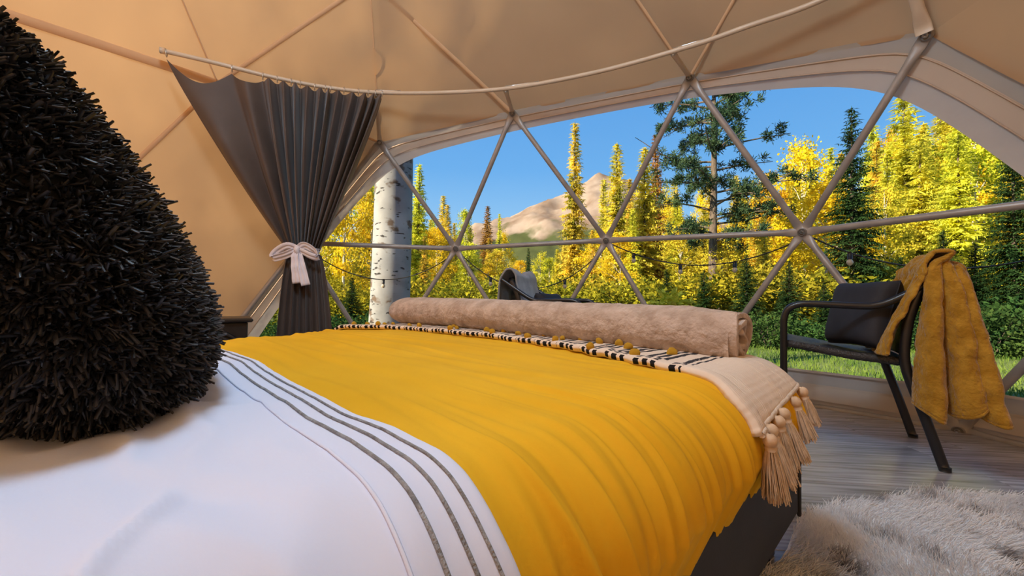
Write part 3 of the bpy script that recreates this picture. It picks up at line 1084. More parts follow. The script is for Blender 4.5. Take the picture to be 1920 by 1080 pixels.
d += sf_ * 0.004 * np.sin(VS * 60 + 4 * fbm(a_ * 4, VS * 4, 1, 2)) * np.clip((VS - 0.15) / 0.1, 0, 1)
d = np.maximum(d, -0.013)
nrm = bw(nu_, 0, nz_)
SHEET = P + nrm * d[..., None]
sheet = obj('turned_down_sheet', SHEET.reshape(-1, 3), grid_faces(len(vs_), len(ffs)), M['white_cotton'])
tag(sheet, 'white duvet top with grey corded stripes beside the black pillow', 'bedding')
def on_sheet(vval, off):
    k = np.argmin(np.abs(vs_[:200] - vval))
    return SHEET[k] + nrm[k] * off
for vval, r_, nm, mt in ((0.226, 0.0016, 'cord_stripe', 'grey_trim'), (0.207, 0.0019, 'cord_stripe', 'grey_trim'), (0.188, 0.0021, 'cord_stripe', 'grey_trim'), (0.160, 0.0017, 'piping', 'white_cotton')):
    P = on_sheet(vval, 0.0012)[20:-4]
    V, F = tube_arrays(P, r_, 6)
    obj(nm, V, F, M[mt], sheet)

# ------------------------------------------------------------------ black shaggy pillow
PQ = (-0.844, -0.065, 0.762, 0.294, 0.138, 0.286, 0.516, -0.108, 0.649)
def pillow_pts(th, phi_, grow=0.0):
    u, v, z, a, b_, c, lean, yaw, ex = PQ
    sp = lambda w, m: np.sign(w) * np.abs(w) ** m
    r_ = np.maximum(np.cos(phi_), 0) ** .6
    X = (a + grow) * sp(np.cos(th), ex) * r_; Z = (c + grow) * sp(np.sin(th), ex) * r_; Y = (b_ + grow) * np.sin(phi_)
    Y2 = Y * math.cos(lean) - Z * math.sin(lean); Z2 = Y * math.sin(lean) + Z * math.cos(lean)
    X3 = X * math.cos(yaw) - Y2 * math.sin(yaw); Y3 = X * math.sin(yaw) + Y2 * math.cos(yaw)
    return bw(u + X3, v + Y3, z + Z2)
pil = empty('pillow', tuple(bw(PQ[0], PQ[1], 0.52)))
tag(pil, 'large black shaggy pillow leaning on the white bedding', 'pillow')
th = np.linspace(-PI, PI, 81)[:-1]; phi_ = np.linspace(-PI / 2, PI / 2, 41)
TH, PH = np.meshgrid(th, phi_, indexing='ij')
V = pillow_pts(TH, PH, -0.016).reshape(-1, 3)
obj('pillow_core', V, grid_faces(80, 41, True, False), M['pile_core'], pil)
def strands(root, nrm, length, width, seed, curl=0.5, seg=3, grav=0.2, taper=0.75):
    """three-sided tapering strands; root (n,3), nrm (n,3)"""
    g = np.random.default_rng(seed)
    n_ = len(root)
    d = nrm + g.normal(0, curl, (n_, 3))
    d /= np.linalg.norm(d, axis=1, keepdims=True)
    bend = g.normal(0, curl, (n_, 3)) + np.array([0, 0, -grav])
    ref = np.where(np.abs(d[:, 2:3]) < 0.9, np.array([[0, 0, 1.0]]), np.array([[1.0, 0, 0]]))
    s = np.cross(d, ref); s /= np.linalg.norm(s, axis=1, keepdims=True)
    t_ = np.cross(d, s)
    L = length * g.uniform(0.7, 1.25, (n_, 1)); W = width * g.uniform(0.7, 1.2, (n_, 1))
    rings = []
    for k in range(seg):
        f = k / (seg - 1)
        c = root + d * L * f + bend * L * 0.45 * f * f
        w = W * (1 - taper * f ** 2) * (0.6 if k == 0 else 1)
        for a in (0, 2 * PI / 3, 4 * PI / 3):
            rings.append(c + (s * math.cos(a) + t_ * math.sin(a)) * w / 2)
    V = np.stack(rings, 1).reshape(-1, 3)
    base = (np.arange(n_) * seg * 3)[:, None]
    F = []
    for k in range(seg - 1):
        for a in range(3):
            F.append(np.concatenate([base + k * 3 + a, base + k * 3 + (a + 1) % 3, base + (k + 1) * 3 + (a + 1) % 3, base + (k + 1) * 3 + a], 1))
    return V, np.concatenate(F)
g = np.random.default_rng(3)
nS = 56000
# area-uniform sampling by rejection
th_ = g.uniform(-PI, PI, nS * 6); ph_ = g.uniform(-PI / 2, PI / 2, nS * 6)
e_ = 1e-3
p0 = pillow_pts(th_, ph_, -0.016); pa_ = pillow_pts(th_ + e_, ph_, -0.016) - p0; pb_ = pillow_pts(th_, np.clip(ph_ + e_, -PI / 2, PI / 2 - 1e-6), -0.016) - p0
cr_ = np.cross(pa_, pb_); ar = np.linalg.norm(cr_, axis=1)
ok = (ar > 1e-10) & (g.random(len(ar)) < ar / np.quantile(ar, 0.97))
p0 = p0[ok][:nS]; cr_ = cr_[ok][:nS]
cn = cr_ / np.linalg.norm(cr_, axis=1, keepdims=True)
cen = bw(PQ[0], PQ[1], PQ[2])
cn *= np.sign(np.sum(cn * (p0 - cen), 1, keepdims=True))
V, F = strands(p0, cn, 0.0170, 0.0046, 5, 0.55, 3, 0.35, 0.2)
V[:, 2] = np.maximum(V[:, 2], 0.515)
tag(obj('shaggy_pile', V, F, M['pile'], pil), kind='stuff')

# ------------------------------------------------------------------ striped throw on the foot of the bed
def throw_mat():
    m, nt, out = new_mat('striped_throw')
    b = nt.nodes.new('ShaderNodeBsdfPrincipled')
    b.inputs['Roughness'].default_value = 0.9
    b.inputs['Specular IOR Level'].default_value = 0.1
    at = nt.nodes.new('ShaderNodeUVMap'); at.uv_map = 'UVMap'
    sep = nt.nodes.new('ShaderNodeSeparateXYZ')
    nt.links.new(at.outputs[0], sep.inputs[0])
    def math_(op, a, b_=None, c=None):
        n_ = nt.nodes.new('ShaderNodeMath'); n_.operation = op
        for i, v in enumerate((a, b_, c)):
            if v is None: continue
            if isinstance(v, (int, float)): n_.inputs[i].default_value = v
            else: nt.links.new(v, n_.inputs[i])
        return n_.outputs[0]
    u, v = sep.outputs[0], sep.outputs[1]
    nz = nt.nodes.new('ShaderNodeTexNoise'); nz.inputs['Scale'].default_value = 60
    nt.links.new(at.outputs[0], nz.inputs['Vector'])
    uw = math_('ADD', u, math_('MULTIPLY', math_('SUBTRACT', nz.outputs['Fac'], 0.5), 0.006))
    st = math_('FRACT', math_('MULTIPLY', uw, 1 / 0.105))
    # three dark stripes then a cream gap per period
    st3 = math_('FRACT', math_('MULTIPLY', uw, 1 / 0.026))
    dark = math_('MULTIPLY', math_('LESS_THAN', st3, 0.60), math_('LESS_THAN', st, 0.80))
    # rows of stitches break the stripes on the rolled edge (v < 0.03)
    row = math_('FRACT', math_('MULTIPLY', v, 1 / 0.016))
    edge = math_('LESS_THAN', v, 0.035)
    brk = math_('MULTIPLY', edge, math_('LESS_THAN', row, 0.30))
    fine = math_('MULTIPLY', math_('SUBTRACT', 1.0, edge), math_('LESS_THAN', nz.outputs['Fac'], 0.30))
    dark = math_('MULTIPLY', dark, math_('SUBTRACT', 1.0, math_('MAXIMUM', brk, fine)))
    plain = math_('LESS_THAN', u, 1.93)
    dark = math_('MULTIPLY', dark, plain)
    mixn = nt.nodes.new('ShaderNodeMix'); mixn.data_type = 'RGBA'
    nt.links.new(dark, mixn.inputs['Factor'])
    mixn.inputs['A'].default_value = (0.82, 0.67, 0.54, 1)
    dk = nt.nodes.new('ShaderNodeMix'); dk.data_type = 'RGBA'
    nt.links.new(edge, dk.inputs['Factor'])
    dk.inputs['A'].default_value = (0.045, 0.043, 0.048, 1)
    dk.inputs['B'].default_value = (0.016, 0.016, 0.018, 1)
    nt.links.new(dk.outputs['Result'], mixn.inputs['B'])
    nt.links.new(mixn.outputs['Result'], b.inputs['Base Color'])
    wv = math_('SINE', math_('MULTIPLY', v, 2 * PI / 0.008))
    wu = math_('SINE', math_('MULTIPLY', u, 2 * PI / 0.013))
    hgt = math_('ADD', math_('MULTIPLY', wv, 0.6), math_('ADD', math_('MULTIPLY', wu, 0.35), math_('MULTIPLY', nz.outputs['Fac'], 1.5)))
    bp = nt.nodes.new('ShaderNodeBump'); bp.inputs['Strength'].default_value = 0.45; bp.inputs['Distance'].default_value = 0.0016
    nt.links.new(hgt, bp.inputs['Height'])
    nt.links.new(bp.outputs[0], b.inputs['Normal'])
    nt.links.new(b.outputs[0], out.inputs['Surface'])
    return m
M['throw'] = throw_mat()
throw = empty('throw_blanket', tuple(bw(-1.2, 1.2, 0.52)))
tag(throw, 'woven cream throw with dark stripes, yellow pompoms and tassels across the bed foot', 'throw')
zt0 = ZTOP
TOT = 2 * (ZTOP - HEM - DRAD) + 2 * DRAD * PI / 2 + (DU_R - DU_L - 2 * DRAD)
def fr_of_u(u):          # on the flat top
    return ((ZTOP - HEM - DRAD) + DRAD * PI / 2 + (u - DU_L - DRAD)) / TOT
side_l = ZTOP - HEM - DRAD
fr_right_end = 1 - (side_l + 0.055) / TOT          # hem of the throw on the right: just under the rounding
near_u = np.array([0.00, 0.03, 0.25, 0.5, 0.72, 0.84, 0.92, 1.0])
near_v = np.array([0.80, 0.84, 1.05, 1.10, 1.05, 0.97, 0.91, 0.86])
nA, nB = 260, 60
A_ = np.linspace(0, 1, nA)
B_s = np.linspace(0, 1, nB)
fr0, fr1 = 0.055, fr_right_end
AA, BB = np.meshgrid(A_, B_s)
vn = np.interp(AA, near_u, near_v)
vn = vn + 0.004 * np.sin(AA * 160)
farv = np.interp(AA, [0, 0.9, 1.0], [1.405, 1.405, 1.36])
vvv = vn + (farv - vn) * BB
frr = fr0 + (fr1 - fr0) * AA
# the right hem creeps up towards the foot
frr = frr - 0.012 * np.clip((AA - 0.85) / 0.15, 0, 1) * BB
edge_roll = np.where(BB < 0.08, 1.0, 0.0)
offt = 0.016 + 0.006 * edge_roll + 0.004 * fbm(AA * 40, BB * 6, 1.0, 2) + 0.0025 * fbm(vvv * 22, AA * 12, 6.0, 3) * np.clip((AA - 0.85) / 0.1, 0, 1)
P, q = bed_surface(frr, vvv, offt, 0.18)
arc = frr * TOT - fr0 * TOT
vdist = (vvv - vn)
# rolled near edge: an extra few rows going down to the duvet
first_n = bw(q[3][0], 0, q[4][0])
pre = []
for o_, dv in ((-0.012, 0.004), (-0.006, -0.004), (0.0, -0.007)):
    pre.append(P[0] + first_n * (o_ - 0.003) + bw(0, dv, 0))
Vt = np.concatenate([np.stack(pre[:1] + pre[1:], 0).reshape(-1, 3), P.reshape(-1, 3)])
cl = obj('woven_cloth', Vt, grid_faces(nB + 3, nA), M['throw'], throw)
uvu = np.concatenate([np.repeat(arc[:1], 3, 0), arc]).ravel()
uvv = np.concatenate([np.array([[-0.018], [-0.012], [-0.006]]) * np.ones((1, nA)), vdist]).ravel() + 0.018
uvl = cl.data.uv_layers.new(name='UVMap')
li = np.empty(len(cl.data.loops), dtype=np.int32)
cl.data.loops.foreach_get('vertex_index', li)
uvl.data.foreach_set('uv', np.stack([uvu[li], uvv[li]], 1).astype(np.float32).ravel())
md = cl.modifiers.new('thickness', 'SOLIDIFY'); md.thickness = 0.007; md.offset = -0.4
# double hem at the right end
V, F = tube_arrays(P[:, -1] + first_n[-1] * 0.002, 0.006, 7)
obj('hem', V, F, M['cream_cotton'], throw)
V, F = tube_arrays(P[:, -8] + first_n[-8] * 0.001, 0.002, 6)
obj('hem_stitching', V, F, M['cream_cotton'], throw)
# pompoms
def pom_mesh():
    th = np.linspace(0, 2 * PI, 13)[:-1]; ph = np.linspace(-PI / 2, PI / 2, 9)
    T_, P_ = np.meshgrid(th, ph, indexing='ij')
    V = np.stack([np.cos(T_) * np.cos(P_), np.sin(T_) * np.cos(P_), np.sin(P_)], -1).reshape(-1, 3)
    V *= (1 + 0.22 * fbm(V[:, 0] * 3, V[:, 1] * 3, V[:, 2] * 3, 2))[:, None]
    me = mesh_data('pompom', V, grid_faces(12, 9, True, False))
    me.materials.append(M['pom'])
    return me
pm = pom_mesh()
tl = np.array(throw.location[:])
def pom(a, bv):
    i = int(np.clip(a, 0, 1) * (nA - 1)); j = int(bv * (nB - 1))
    p = P[j, i] + bw(q[3][j, i], 0, q[4][j, i]) * 0.009 - tl
    r_ = random.uniform(0.0105, 0.0145)
    link_mesh('pompom', pm, throw, tuple(p), (random.random() * 3, random.random() * 3, random.random() * 3), (r_ * 1.15, r_, r_ * 0.85))
for a in (0.03, 0.10, 0.18, 0.30, 0.41, 0.52, 0.62, 0.70, 0.78, 0.845):
    pom(a + random.uniform(-0.01, 0.01), random.uniform(0.0, 0.10))
for a in (0.06, 0.15, 0.24, 0.36, 0.47, 0.57, 0.66, 0.735, 0.80, 0.86):
    pom(a + random.uniform(-0.01, 0.01), random.uniform(0.22, 0.36))
for a in (0.13, 0.33, 0.50, 0.60, 0.69, 0.77):
    pom(a + random.uniform(-0.01, 0.01), random.uniform(0.40, 0.46))
# tassels along the right hem
def tassel(p, ln, lean, seed):
    p = np.asarray(p, float)
    g = np.random.default_rng(seed)
    ax = np.array([0, 0, -1.0]) + np.asarray(lean); ax /= np.linalg.norm(ax)
    b = MB()
    hd = p + ax * 0.012
    rr = 0.0128
    prof = []
    nn = 9
    Pp = [hd + ax * rr * 1.1 * -math.cos(a) for a in np.linspace(0.15, PI - 0.15, nn)]
    Rr = [rr * math.sin(a) for a in np.linspace(0.15, PI - 0.15, nn)]
    V, F = tube_arrays(Pp, Rr, 12)
    head = obj('tassel', V, F, M['tassel'], throw)
    nk = hd + ax * rr
    V, F = tube_arrays([nk - ax * 0.004, nk, nk + ax * 0.006], [0.0085, 0.0115, 0.0095], 10)
    obj('tassel_neck', V, F, M['tassel'], head)
    n_ = 260
    a = g.uniform(0, 2 * PI, n_); r_ = np.sqrt(g.random(n_))
    s = np.cross(ax, [0, 0.3, 1.0]); s /= np.linalg.norm(s); t_ = np.cross(ax, s)
    dirs = np.cos(a)[:, None] * s + np.sin(a)[:, None] * t_
    L = ln * g.uniform(0.85, 1.08, n_)
    rings = []
    for k, f in enumerate((0, 0.25, 0.6, 1.0)):
        wid = (0.0075 + 0.015 * f ** 0.7) * r_
        c = nk + ax * (L * f)[:, None] + dirs * wid[:, None] + g.normal(0, 0.0012 * f + 0.0001, (n_, 3))
        for aa in (0, 2 * PI / 3, 4 * PI / 3):
            rings.append(c + (s * math.cos(aa) + t_ * math.sin(aa)) * 0.0012)
    V = np.stack(rings, 1).reshape(-1, 3)
    base = (np.arange(n_) * 12)[:, None]
    F = np.concatenate([np.concatenate([base + k * 3 + x, base + k * 3 + (x + 1) % 3, base + (k + 1) * 3 + (x + 1) % 3, base + (k + 1) * 3 + x], 1) for k in range(3) for x in range(3)])
    st = obj('tassel_strands', V, F, M['tassel'], head)
    st['kind'] = 'stuff'
hem_pts = P[:, -1]
for k, (vf, ln, lx, dz) in enumerate(((0.05, 0.095, 0.06, 0.0), (0.14, 0.092, 0.22, 0.004), (0.30, 0.085, 0.15, 0.0), (0.40, 0.088, 0.25, 0.004), (0.66, 0.075, 0.25, 0.0), (0.88, 0.07, 0.2, 0.0))):
    p = hem_pts[int(vf * (nB - 1))] + bw(0.012, 0, dz)
    tassel(p, ln, bw(lx, 0.12, 0), 40 + k)

# ------------------------------------------------------------------ rolled sherpa blanket
roll = empty('rolled_blanket', tuple(bw(-1.3, 1.27, 0.53)))
tag(roll, 'rolled oatmeal fleece blanket lying on the striped throw', 'blanket')
RR = 0.0765
RC = np.array([1.262, 0.605])         # centre: v, z
nU, nT = 220, 72
uu = np.linspace(-2.255, -0.365, nU)
an = np.linspace(0, 2 * PI, nT + 1)[:-1]
rows = []
for k, u in enumerate(uu):
    f = k / (nU - 1)
    endl = min(1.0, (k + 0.5) / 14) ** 0.5
    rad = RR * (0.5 + 0.5 * endl) if k < 14 else RR
    r_ = rad * (1 + 0.035 * np.sin(an * 2 + f * 5) + 0.03 * fbm(np.cos(an) * 1.6 + 5, np.sin(an) * 1.6, u * 5, 2)) + 0.004 * fbm(np.cos(an) * 7, np.sin(an) * 7, u * 26, 3)
    zc_ = RC[1] + 0.010 * math.sin(f * 4.2 + 0.6) - (0.014 if f > 0.93 else 0) * (f - 0.93) / 0.07
    vc = RC[0] + 0.012 * math.sin(f * 5)
    y = vc + np.cos(an) * r_
    z = zc_ + np.sin(an) * r_
    z = np.maximum(z, ZTOP + 0.020)
    rows.append(bw(u, y, z))
V = np.concatenate(rows)
F = grid_faces(nU, nT, False, True).tolist()
F.append(tuple(range(nT)))
o = obj('outer_layer', V, F, M['sherpa'], roll)
# spiral layers on the open end
sp_t = np.linspace(0, 2 * PI * 3.1, 110)
sr = RR * (1.0 - 0.26 * sp_t / (2 * PI))
b = MB()
path_v = RC[0] + np.cos(sp_t + 2.2) * sr
path_z = np.maximum(RC[1] - 0.012 + np.sin(sp_t + 2.2) * sr, ZTOP + 0.012)
layers = []
for u, gdt in ((-0.60, 0.0), (-0.385, 0.0), (-0.352, 0.0)):
    layers.append(bw(u + 0.008 * np.sin(sp_t * 1.7), path_v, path_z))
Vs = np.stack(layers, 0).reshape(-1, 3)
o = obj('rolled_end', Vs, grid_faces(3, len(sp_t)), M['sherpa'], roll)
md = o.modifiers.new('thickness', 'SOLIDIFY'); md.thickness = 0.015; md.offset = 0
md = o.modifiers.new('round', 'BEVEL'); md.width = 0.006; md.segments = 2

# ------------------------------------------------------------------ chairs
def make_chair():
    """local frame: +x forward (a), +y to the far side (w), origin under the near back foot"""
    root = empty('patio_chair')
    W = 0.52
    for side, y in ((0, 0.0), (1, W)):
        path = spline([(0.55, y, 0.0), (0.55, y, 0.30), (0.55, y, 0.56), (0.545, y, 0.625), (0.525, y, 0.663), (0.48, y, 0.683), (0.40, y, 0.684), (0.25, y, 0.678), (0.20, y, 0.684), (0.15, y, 0.705), (0.05, y, 0.768), (-0.02, y, 0.812), (-0.05, y, 0.83)], 60)
        V, F = tube_arrays(path, 0.0155, 12)
        obj('arm_and_front_leg', V, F, M['black_metal'], root, local=True)
        path = spline([(-0.005, y, 0.0), (0.05, y, 0.20), (0.10, y, 0.37), (0.113, y, 0.44), (0.112, y, 0.52), (0.095, y, 0.64), (0.06, y, 0.75), (0.02, y, 0.83)], 40)
        V, F = tube_arrays(path, 0.0165, 10, True, False, (np.array([0, 1.0, 0]), [(1.15, 0.7)] * 40))
        obj('back_leg', V, F, M['black_metal'], root, local=True)
        for x in (0.55, -0.005):
            V, F = tube_arrays([(x, y, 0.0), (x, y, 0.018)], 0.0195, 10)
            obj('foot_cap', V, F, M['cable'], root, local=True)
    # top back rail, lower rails
    for pts, r_ in (([(0.02, 0, 0.83), (0.0, W * .25, 0.845), (-0.005, W * .5, 0.85), (0.0, W * .75, 0.845), (0.02, W, 0.83)], 0.015),):
        V, F = tube_arrays(spline(pts, 16), r_, 10)
        obj('top_rail', V, F, M['black_metal'], root, local=True)
    for x, z in ((0.55, 0.47), (0.115, 0.43)):
        V, F = tube_arrays([(x, 0, z), (x, W, z)], 0.012, 8)
        obj('cross_rail', V, F, M['black_metal'], root, local=True)
    # woven seat: woven strips on a pad
    nx, ny = 40, 40
    xs = np.linspace(0.565, 0.10, nx); ys = np.linspace(0.016, W - 0.016, ny)
    X, Y = np.meshgrid(xs, ys, indexing='ij')
    Zt = np.interp(X, [0.10, 0.3, 0.53, 0.565], [0.452, 0.468, 0.506, 0.492]) + 0.0025 * np.sin(X * 2 * PI / 0.026) * np.sin(Y * 2 * PI / 0.026)
    top = np.stack([X, Y, Zt], -1).reshape(-1, 3)
    bot = top - np.array([0, 0, 0.034])
    F = grid_faces(nx, ny).tolist()
    N = nx * ny
    F2 = [tuple(i + N for i in f[::-1]) for f in F]
    rim = [i * ny for i in range(nx)] + [(nx - 1) * ny + j for j in range(1, ny)] + [i * ny + ny - 1 for i in range(nx - 2, -1, -1)] + [j for j in range(ny - 2, 0, -1)]
    F3 = [(rim[k], rim[k] + N, rim[(k + 1) % len(rim)] + N, rim[(k + 1) % len(rim)]) for k in range(len(rim))]
    obj('woven_seat', np.concatenate([top, bot]), F + F2 + F3, M['wicker'], root, local=True)
    # woven back panel
    zs_ = np.linspace(0.46, 0.825, 30)
    xb = np.interp(zs_, [0.44, 0.52, 0.64, 0.75, 0.83], [0.113, 0.112, 0.095, 0.06, 0.02])
    Zg, Yg = np.meshgrid(zs_, ys, indexing='ij')
    Xg = xb[:, None] + 0.0025 * np.sin(Zg * 2 * PI / 0.026) * np.sin(Yg * 2 * PI / 0.026) - 0.02 * np.sin(PI * (Yg / W))
    o = obj('woven_back', np.stack([Xg, Yg, Zg], -1).reshape(-1, 3), grid_faces(30, ny), M['wicker'], root, local=True)
    md = o.modifiers.new('thickness', 'SOLIDIFY'); md.thickness = 0.010
    return root
def chair_frame(o, near_back, fwd):
    a = math.atan2(fwd[1], fwd[0])
    o.location = (near_back[0], near_back[1], 0)
    o.rotation_euler = (0, 0, a)
ch1 = make_chair()
f1 = np.array([-0.83, 0.557]); f1 /= np.linalg.norm(f1)
# the local +y of a chair is 90 deg left of its forward axis; the camera-side is the chair's left here, so mirror with scale -1 in y
chair_frame(ch1, (1.797, 1.717), f1)
ch1.scale = (1, -1, 1)
tag(ch1, 'black patio chair with a mustard blanket hung over its back', 'chair', 'patio chairs by the window')
ch2 = copy_tree(ch1)
f2 = np.array([0.93, -0.37]); f2 /= np.linalg.norm(f2)
chair_frame(ch2, (-0.03, 2.98), f2)
ch2.scale = (1, 1, 1)
tag(ch2, 'black patio chair draped in grey, half hidden behind the rolled blanket', 'chair', 'patio chairs by the window')
def c2w(ch, pts):
    pts = np.asarray(pts, float)
    a = ch.rotation_euler[2]; c, s = math.cos(a), math.sin(a)
    x = pts[..., 0]; y = pts[..., 1] * ch.scale[1]
    return np.stack([ch.location[0] + x * c - y * s, ch.location[1] + x * s + y * c, pts[..., 2]], -1)

def cushion(ch, label, size, center, lean, yaw, name='cushion', roll_=0.0):
    nu_, nv_ = 44, 44
    a = np.linspace(-1, 1, nu_)
    X, Z = np.meshgrid(a, a, indexing='ij')
    edge = (1 - X ** 6) * (1 - Z ** 6)
    T_ = np.sqrt(np.maximum(edge, 0)) ** 0.9
    wr = 0.05 * fbm(X * 2 + 3, Z * 2, lean * 9, 3)
    shrink = 1 - 0.06 * (1 - np.abs(X * Z)) * np.maximum(np.abs(X), np.abs(Z)) ** 6
    hx, hz, ht = size
    front = np.stack([T_ * ht * (1 + wr), X * hx * shrink, Z * hz * shrink], -1).reshape(-1, 3)
    back = np.stack([-T_ * ht * (1 + wr), X * hx * shrink, Z * hz * shrink], -1).reshape(-1, 3)
    Fq = grid_faces(nu_, nv_).tolist()
    Nn = nu_ * nv_
    V = np.concatenate([front, back])
    F = Fq + [tuple(i + Nn for i in f[::-1]) for f in Fq]
    Rm = Matrix.Rotation(yaw, 3, 'Z') @ Matrix.Rotation(lean, 3, 'Y') @ Matrix.Rotation(roll_, 3, 'X')
    V = V @ np.array(Rm).T + np.asarray(center)
    Wp = c2w(ch, V)
    root = empty(name, tuple(c2w(ch, np.array([center[0], center[1], center[2] - hz]))))
    tag(root, label, 'cushion', 'dark cushions on the chairs')
    o = obj('cushion_cover', Wp, F, M['cushion'], root)
    # seam piping round the edge
    loop = []
    for s in np.linspace(-1, 1, 24): loop.append((s, -1))
    for s in np.linspace(-1, 1, 24)[1:]: loop.append((1, s))
    for s in np.linspace(1, -1, 24)[1:]: loop.append((s, 1))
    for s in np.linspace(1, -1, 24)[1:-1]: loop.append((-1, s))
    lp = np.array([(0, x * hx * (1 - 0.06 * (1 - abs(x * z_))), z_ * hz * (1 - 0.06 * (1 - abs(x * z_)))) for x, z_ in loop])
    lp = lp @ np.array(Rm).T + np.asarray(center)
    V, F = tube_arrays(c2w(ch, lp), 0.0035, 6, False, True)
    obj('seam_piping', V, F, M['cushion'], root)
    return root
cushion(ch1, 'dark square cushion on the chair with the mustard blanket', (0.160, 0.158, 0.068), (0.235, 0.17, 0.640), R(-14), R(-34))
cushion(ch2, 'dark cushion on the grey-draped chair behind the rolled blanket', (0.18, 0.14, 0.06), (0.27, 0.22, 0.60), R(-20), R(-8))

def drape(ch, label, mat, name, front_len, back_len, t_range, amp, seed, folds, spread, near_out):
    """blanket laid over the backrest: s runs from the front hem over the top to the rear hem"""
    ns, nt2 = 120, 170
    path = [(0.155, front_len), (0.125, front_len + 0.12), (0.085, 0.70), (0.055, 0.80), (0.045, 0.862), (0.01, 0.893), (-0.035, 0.878), (-0.062, 0.82), (-0.068, 0.70), (-0.072, 0.55), (-0.08, 0.42), (-0.085, back_len)]
    Pp = spline([(x, 0, z) for x, z in path], ns)
    s = np.linspace(0, 1, ns)[:, None]
    tt = np.linspace(0, 1, nt2)[None, :]
    y0, y1 = t_range
    g = np.random.default_rng(seed)
    hang = np.clip((s - 0.55) / 0.45, 0, 1)
    hangf = np.clip((0.40 - s) / 0.40, 0, 1)
    X0 = Pp[:, 0][:, None]; Z0 = Pp[:, 2][:, None]
    phs = 2 * PI * folds * (tt + 0.03 * np.sin(9 * tt + seed)) + 0.8 * fbm(tt * 3 + seed, s * 2.0, 1.0, 2)
    A = amp * (0.12 + 0.88 * hang ** 0.7) + 0.4 * amp * hangf
    out = np.where(s > 0.48, -1.0, 1.0) * np.ones_like(tt)
    dx = out * A * (0.55 + 0.45 * np.sin(phs)) + out * spread * hang * (0.4 + 0.6 * (1 - tt))
    top_l = 0.018 * np.sin(phs * 0.5 + 1) * np.exp(-((s - 0.48) / 0.1) ** 2) + 0.012 * fbm(tt * 5, s * 6, seed, 3)
    X = X0 + dx
    Y = y0 + (y1 - y0) * tt + 0.020 * np.cos(phs) * (0.2 + hang)
    if near_out:
        # the near part of the cloth fans out along the side of the chair, in deep folds facing the bed
        n_ = np.clip(tt / 0.5, 0, 1); m_ = np.clip((tt - 0.5) / 0.5, 0, 1)
        k_ = 2 * PI * 3.0 * (n_ + 0.07 * np.sin(7 * n_ + 1)) + 2.6 * fbm(tt * 5 + 1, s * 2.2, 5.0, 2)
        fx = np.where(tt < 0.5, 0.075 - 0.235 * n_ + 0.022 * np.sin(k_ * 1.0 + 0.7), -0.16 + 0.05 * m_ + 0.02 * np.sin(9 * m_))
        fy = np.where(tt < 0.5, -0.058 + 0.046 * np.cos(k_) - 0.02 * n_, -0.02 + 0.44 * m_ + 0.0 * m_)
        tx_ = np.where(tt < 0.5, 0.02 - 0.055 * n_, -0.035)
        ty_ = np.where(tt < 0.5, -0.035 + 0.02 * n_, -0.015 + 0.42 * m_)
        e_ = hang ** 0.75
        Xb = tx_ * (1 - e_) + fx * e_
        Yb = ty_ * (1 - e_) + fy * e_
        bl = np.clip((s - 0.50) / 0.10, 0, 1); bl = bl * bl * (3 - 2 * bl)
        X = X * (1 - bl) + Xb * bl
        Y = Y * (1 - bl) + Yb * bl
    hem = 0.05 * fbm(tt * 4 + 2, 0.5, seed, 2) + 0.06 * (tt - 0.5) + (0.03 * np.cos(2 * PI * 3 * tt * 2) * (tt < 0.5) if near_out else 0)
    Z = Z0 + top_l + hem * hang ** 2 + 0 * tt
    if near_out:
        fz = 0.012 * fbm(tt * 26, s * 22, seed + 3.0, 3)
        X = X + fz; Y = Y + 0.012 * fbm(tt * 24 + 7, s * 24, seed + 9.0, 3)
    V = np.stack([X + 0 * Z, Y + 0 * Z, Z], -1)
    root = empty(name, tuple(c2w(ch, np.array([-0.07, (y0 + y1) / 2, max(0.0, back_len)]))))
    tag(root, label, 'blanket', 'blankets on the chair backs')
    o = obj('cloth', c2w(ch, V).reshape(-1, 3), grid_faces(ns, nt2), mat, root)
    md = o.modifiers.new('thickness', 'SOLIDIFY'); md.thickness = 0.014; md.offset = 0
    # rounded hems
    Wv = c2w(ch, V)
    Vh, Fh = [], []
    b = MB()
    for line in (Wv[0], Wv[-1], Wv[:, 0], Wv[:, -1]):
        v_, f_ = tube_arrays(line, 0.0085, 7)
        b.add(v_, f_)
    b.build('rolled_hem', mat, root, True)
    return root
drape(ch1, 'fluffy mustard blanket hanging over the back of the black chair', M['mustard_fleece'], 'blanket', 0.475, 0.27, (-0.045, 0.40), 0.085, 3, 3.2, 0.06, 0.05)
drape(ch2, 'smooth grey throw folded over the chair back behind the bed', M['grey_fleece'], 'throw', 0.50, 0.42, (0.02, 0.47), 0.03, 8, 2.2, 0.02, 0.0)

# ------------------------------------------------------------------ side table and plant
tb = empty('side_table', (1.05, 2.72, 0))
tag(tb, 'small round black side table behind the bed', 'table')
b = MB(); b.lathe([(0.0, 0.43), (0.19, 0.43), (0.20, 0.437), (0.20, 0.447), (0.19, 0.454), (0.0, 0.454)], 28, (1.05, 2.72, 0)); b.build('table_top', M['black_metal'], tb, True)
for k in range(3):
    a = 2 * PI * k / 3 + 0.4
    V, F = tube_arrays([(1.05 + 0.08 * math.cos(a), 2.72 + 0.08 * math.sin(a), 0.435), (1.05 + 0.17 * math.cos(a), 2.72 + 0.17 * math.sin(a), 0.0)], 0.010, 8)
    obj('leg', V, F, M['black_metal'], tb)
pp = empty('potted_plant', (1.05, 2.72, 0.454))
tag(pp, 'bushy green potted plant peeking over the rolled blanket', 'plant')
b = MB(); b.lathe([(0.0, 0.0), (0.055, 0.0), (0.062, 0.01), (0.078, 0.13), (0.081, 0.14), (0.074, 0.14), (0.068, 0.125), (0.0, 0.122)], 24, (1.05, 2.72, 0.454)); b.build('pot', M['pot'], pp, True)
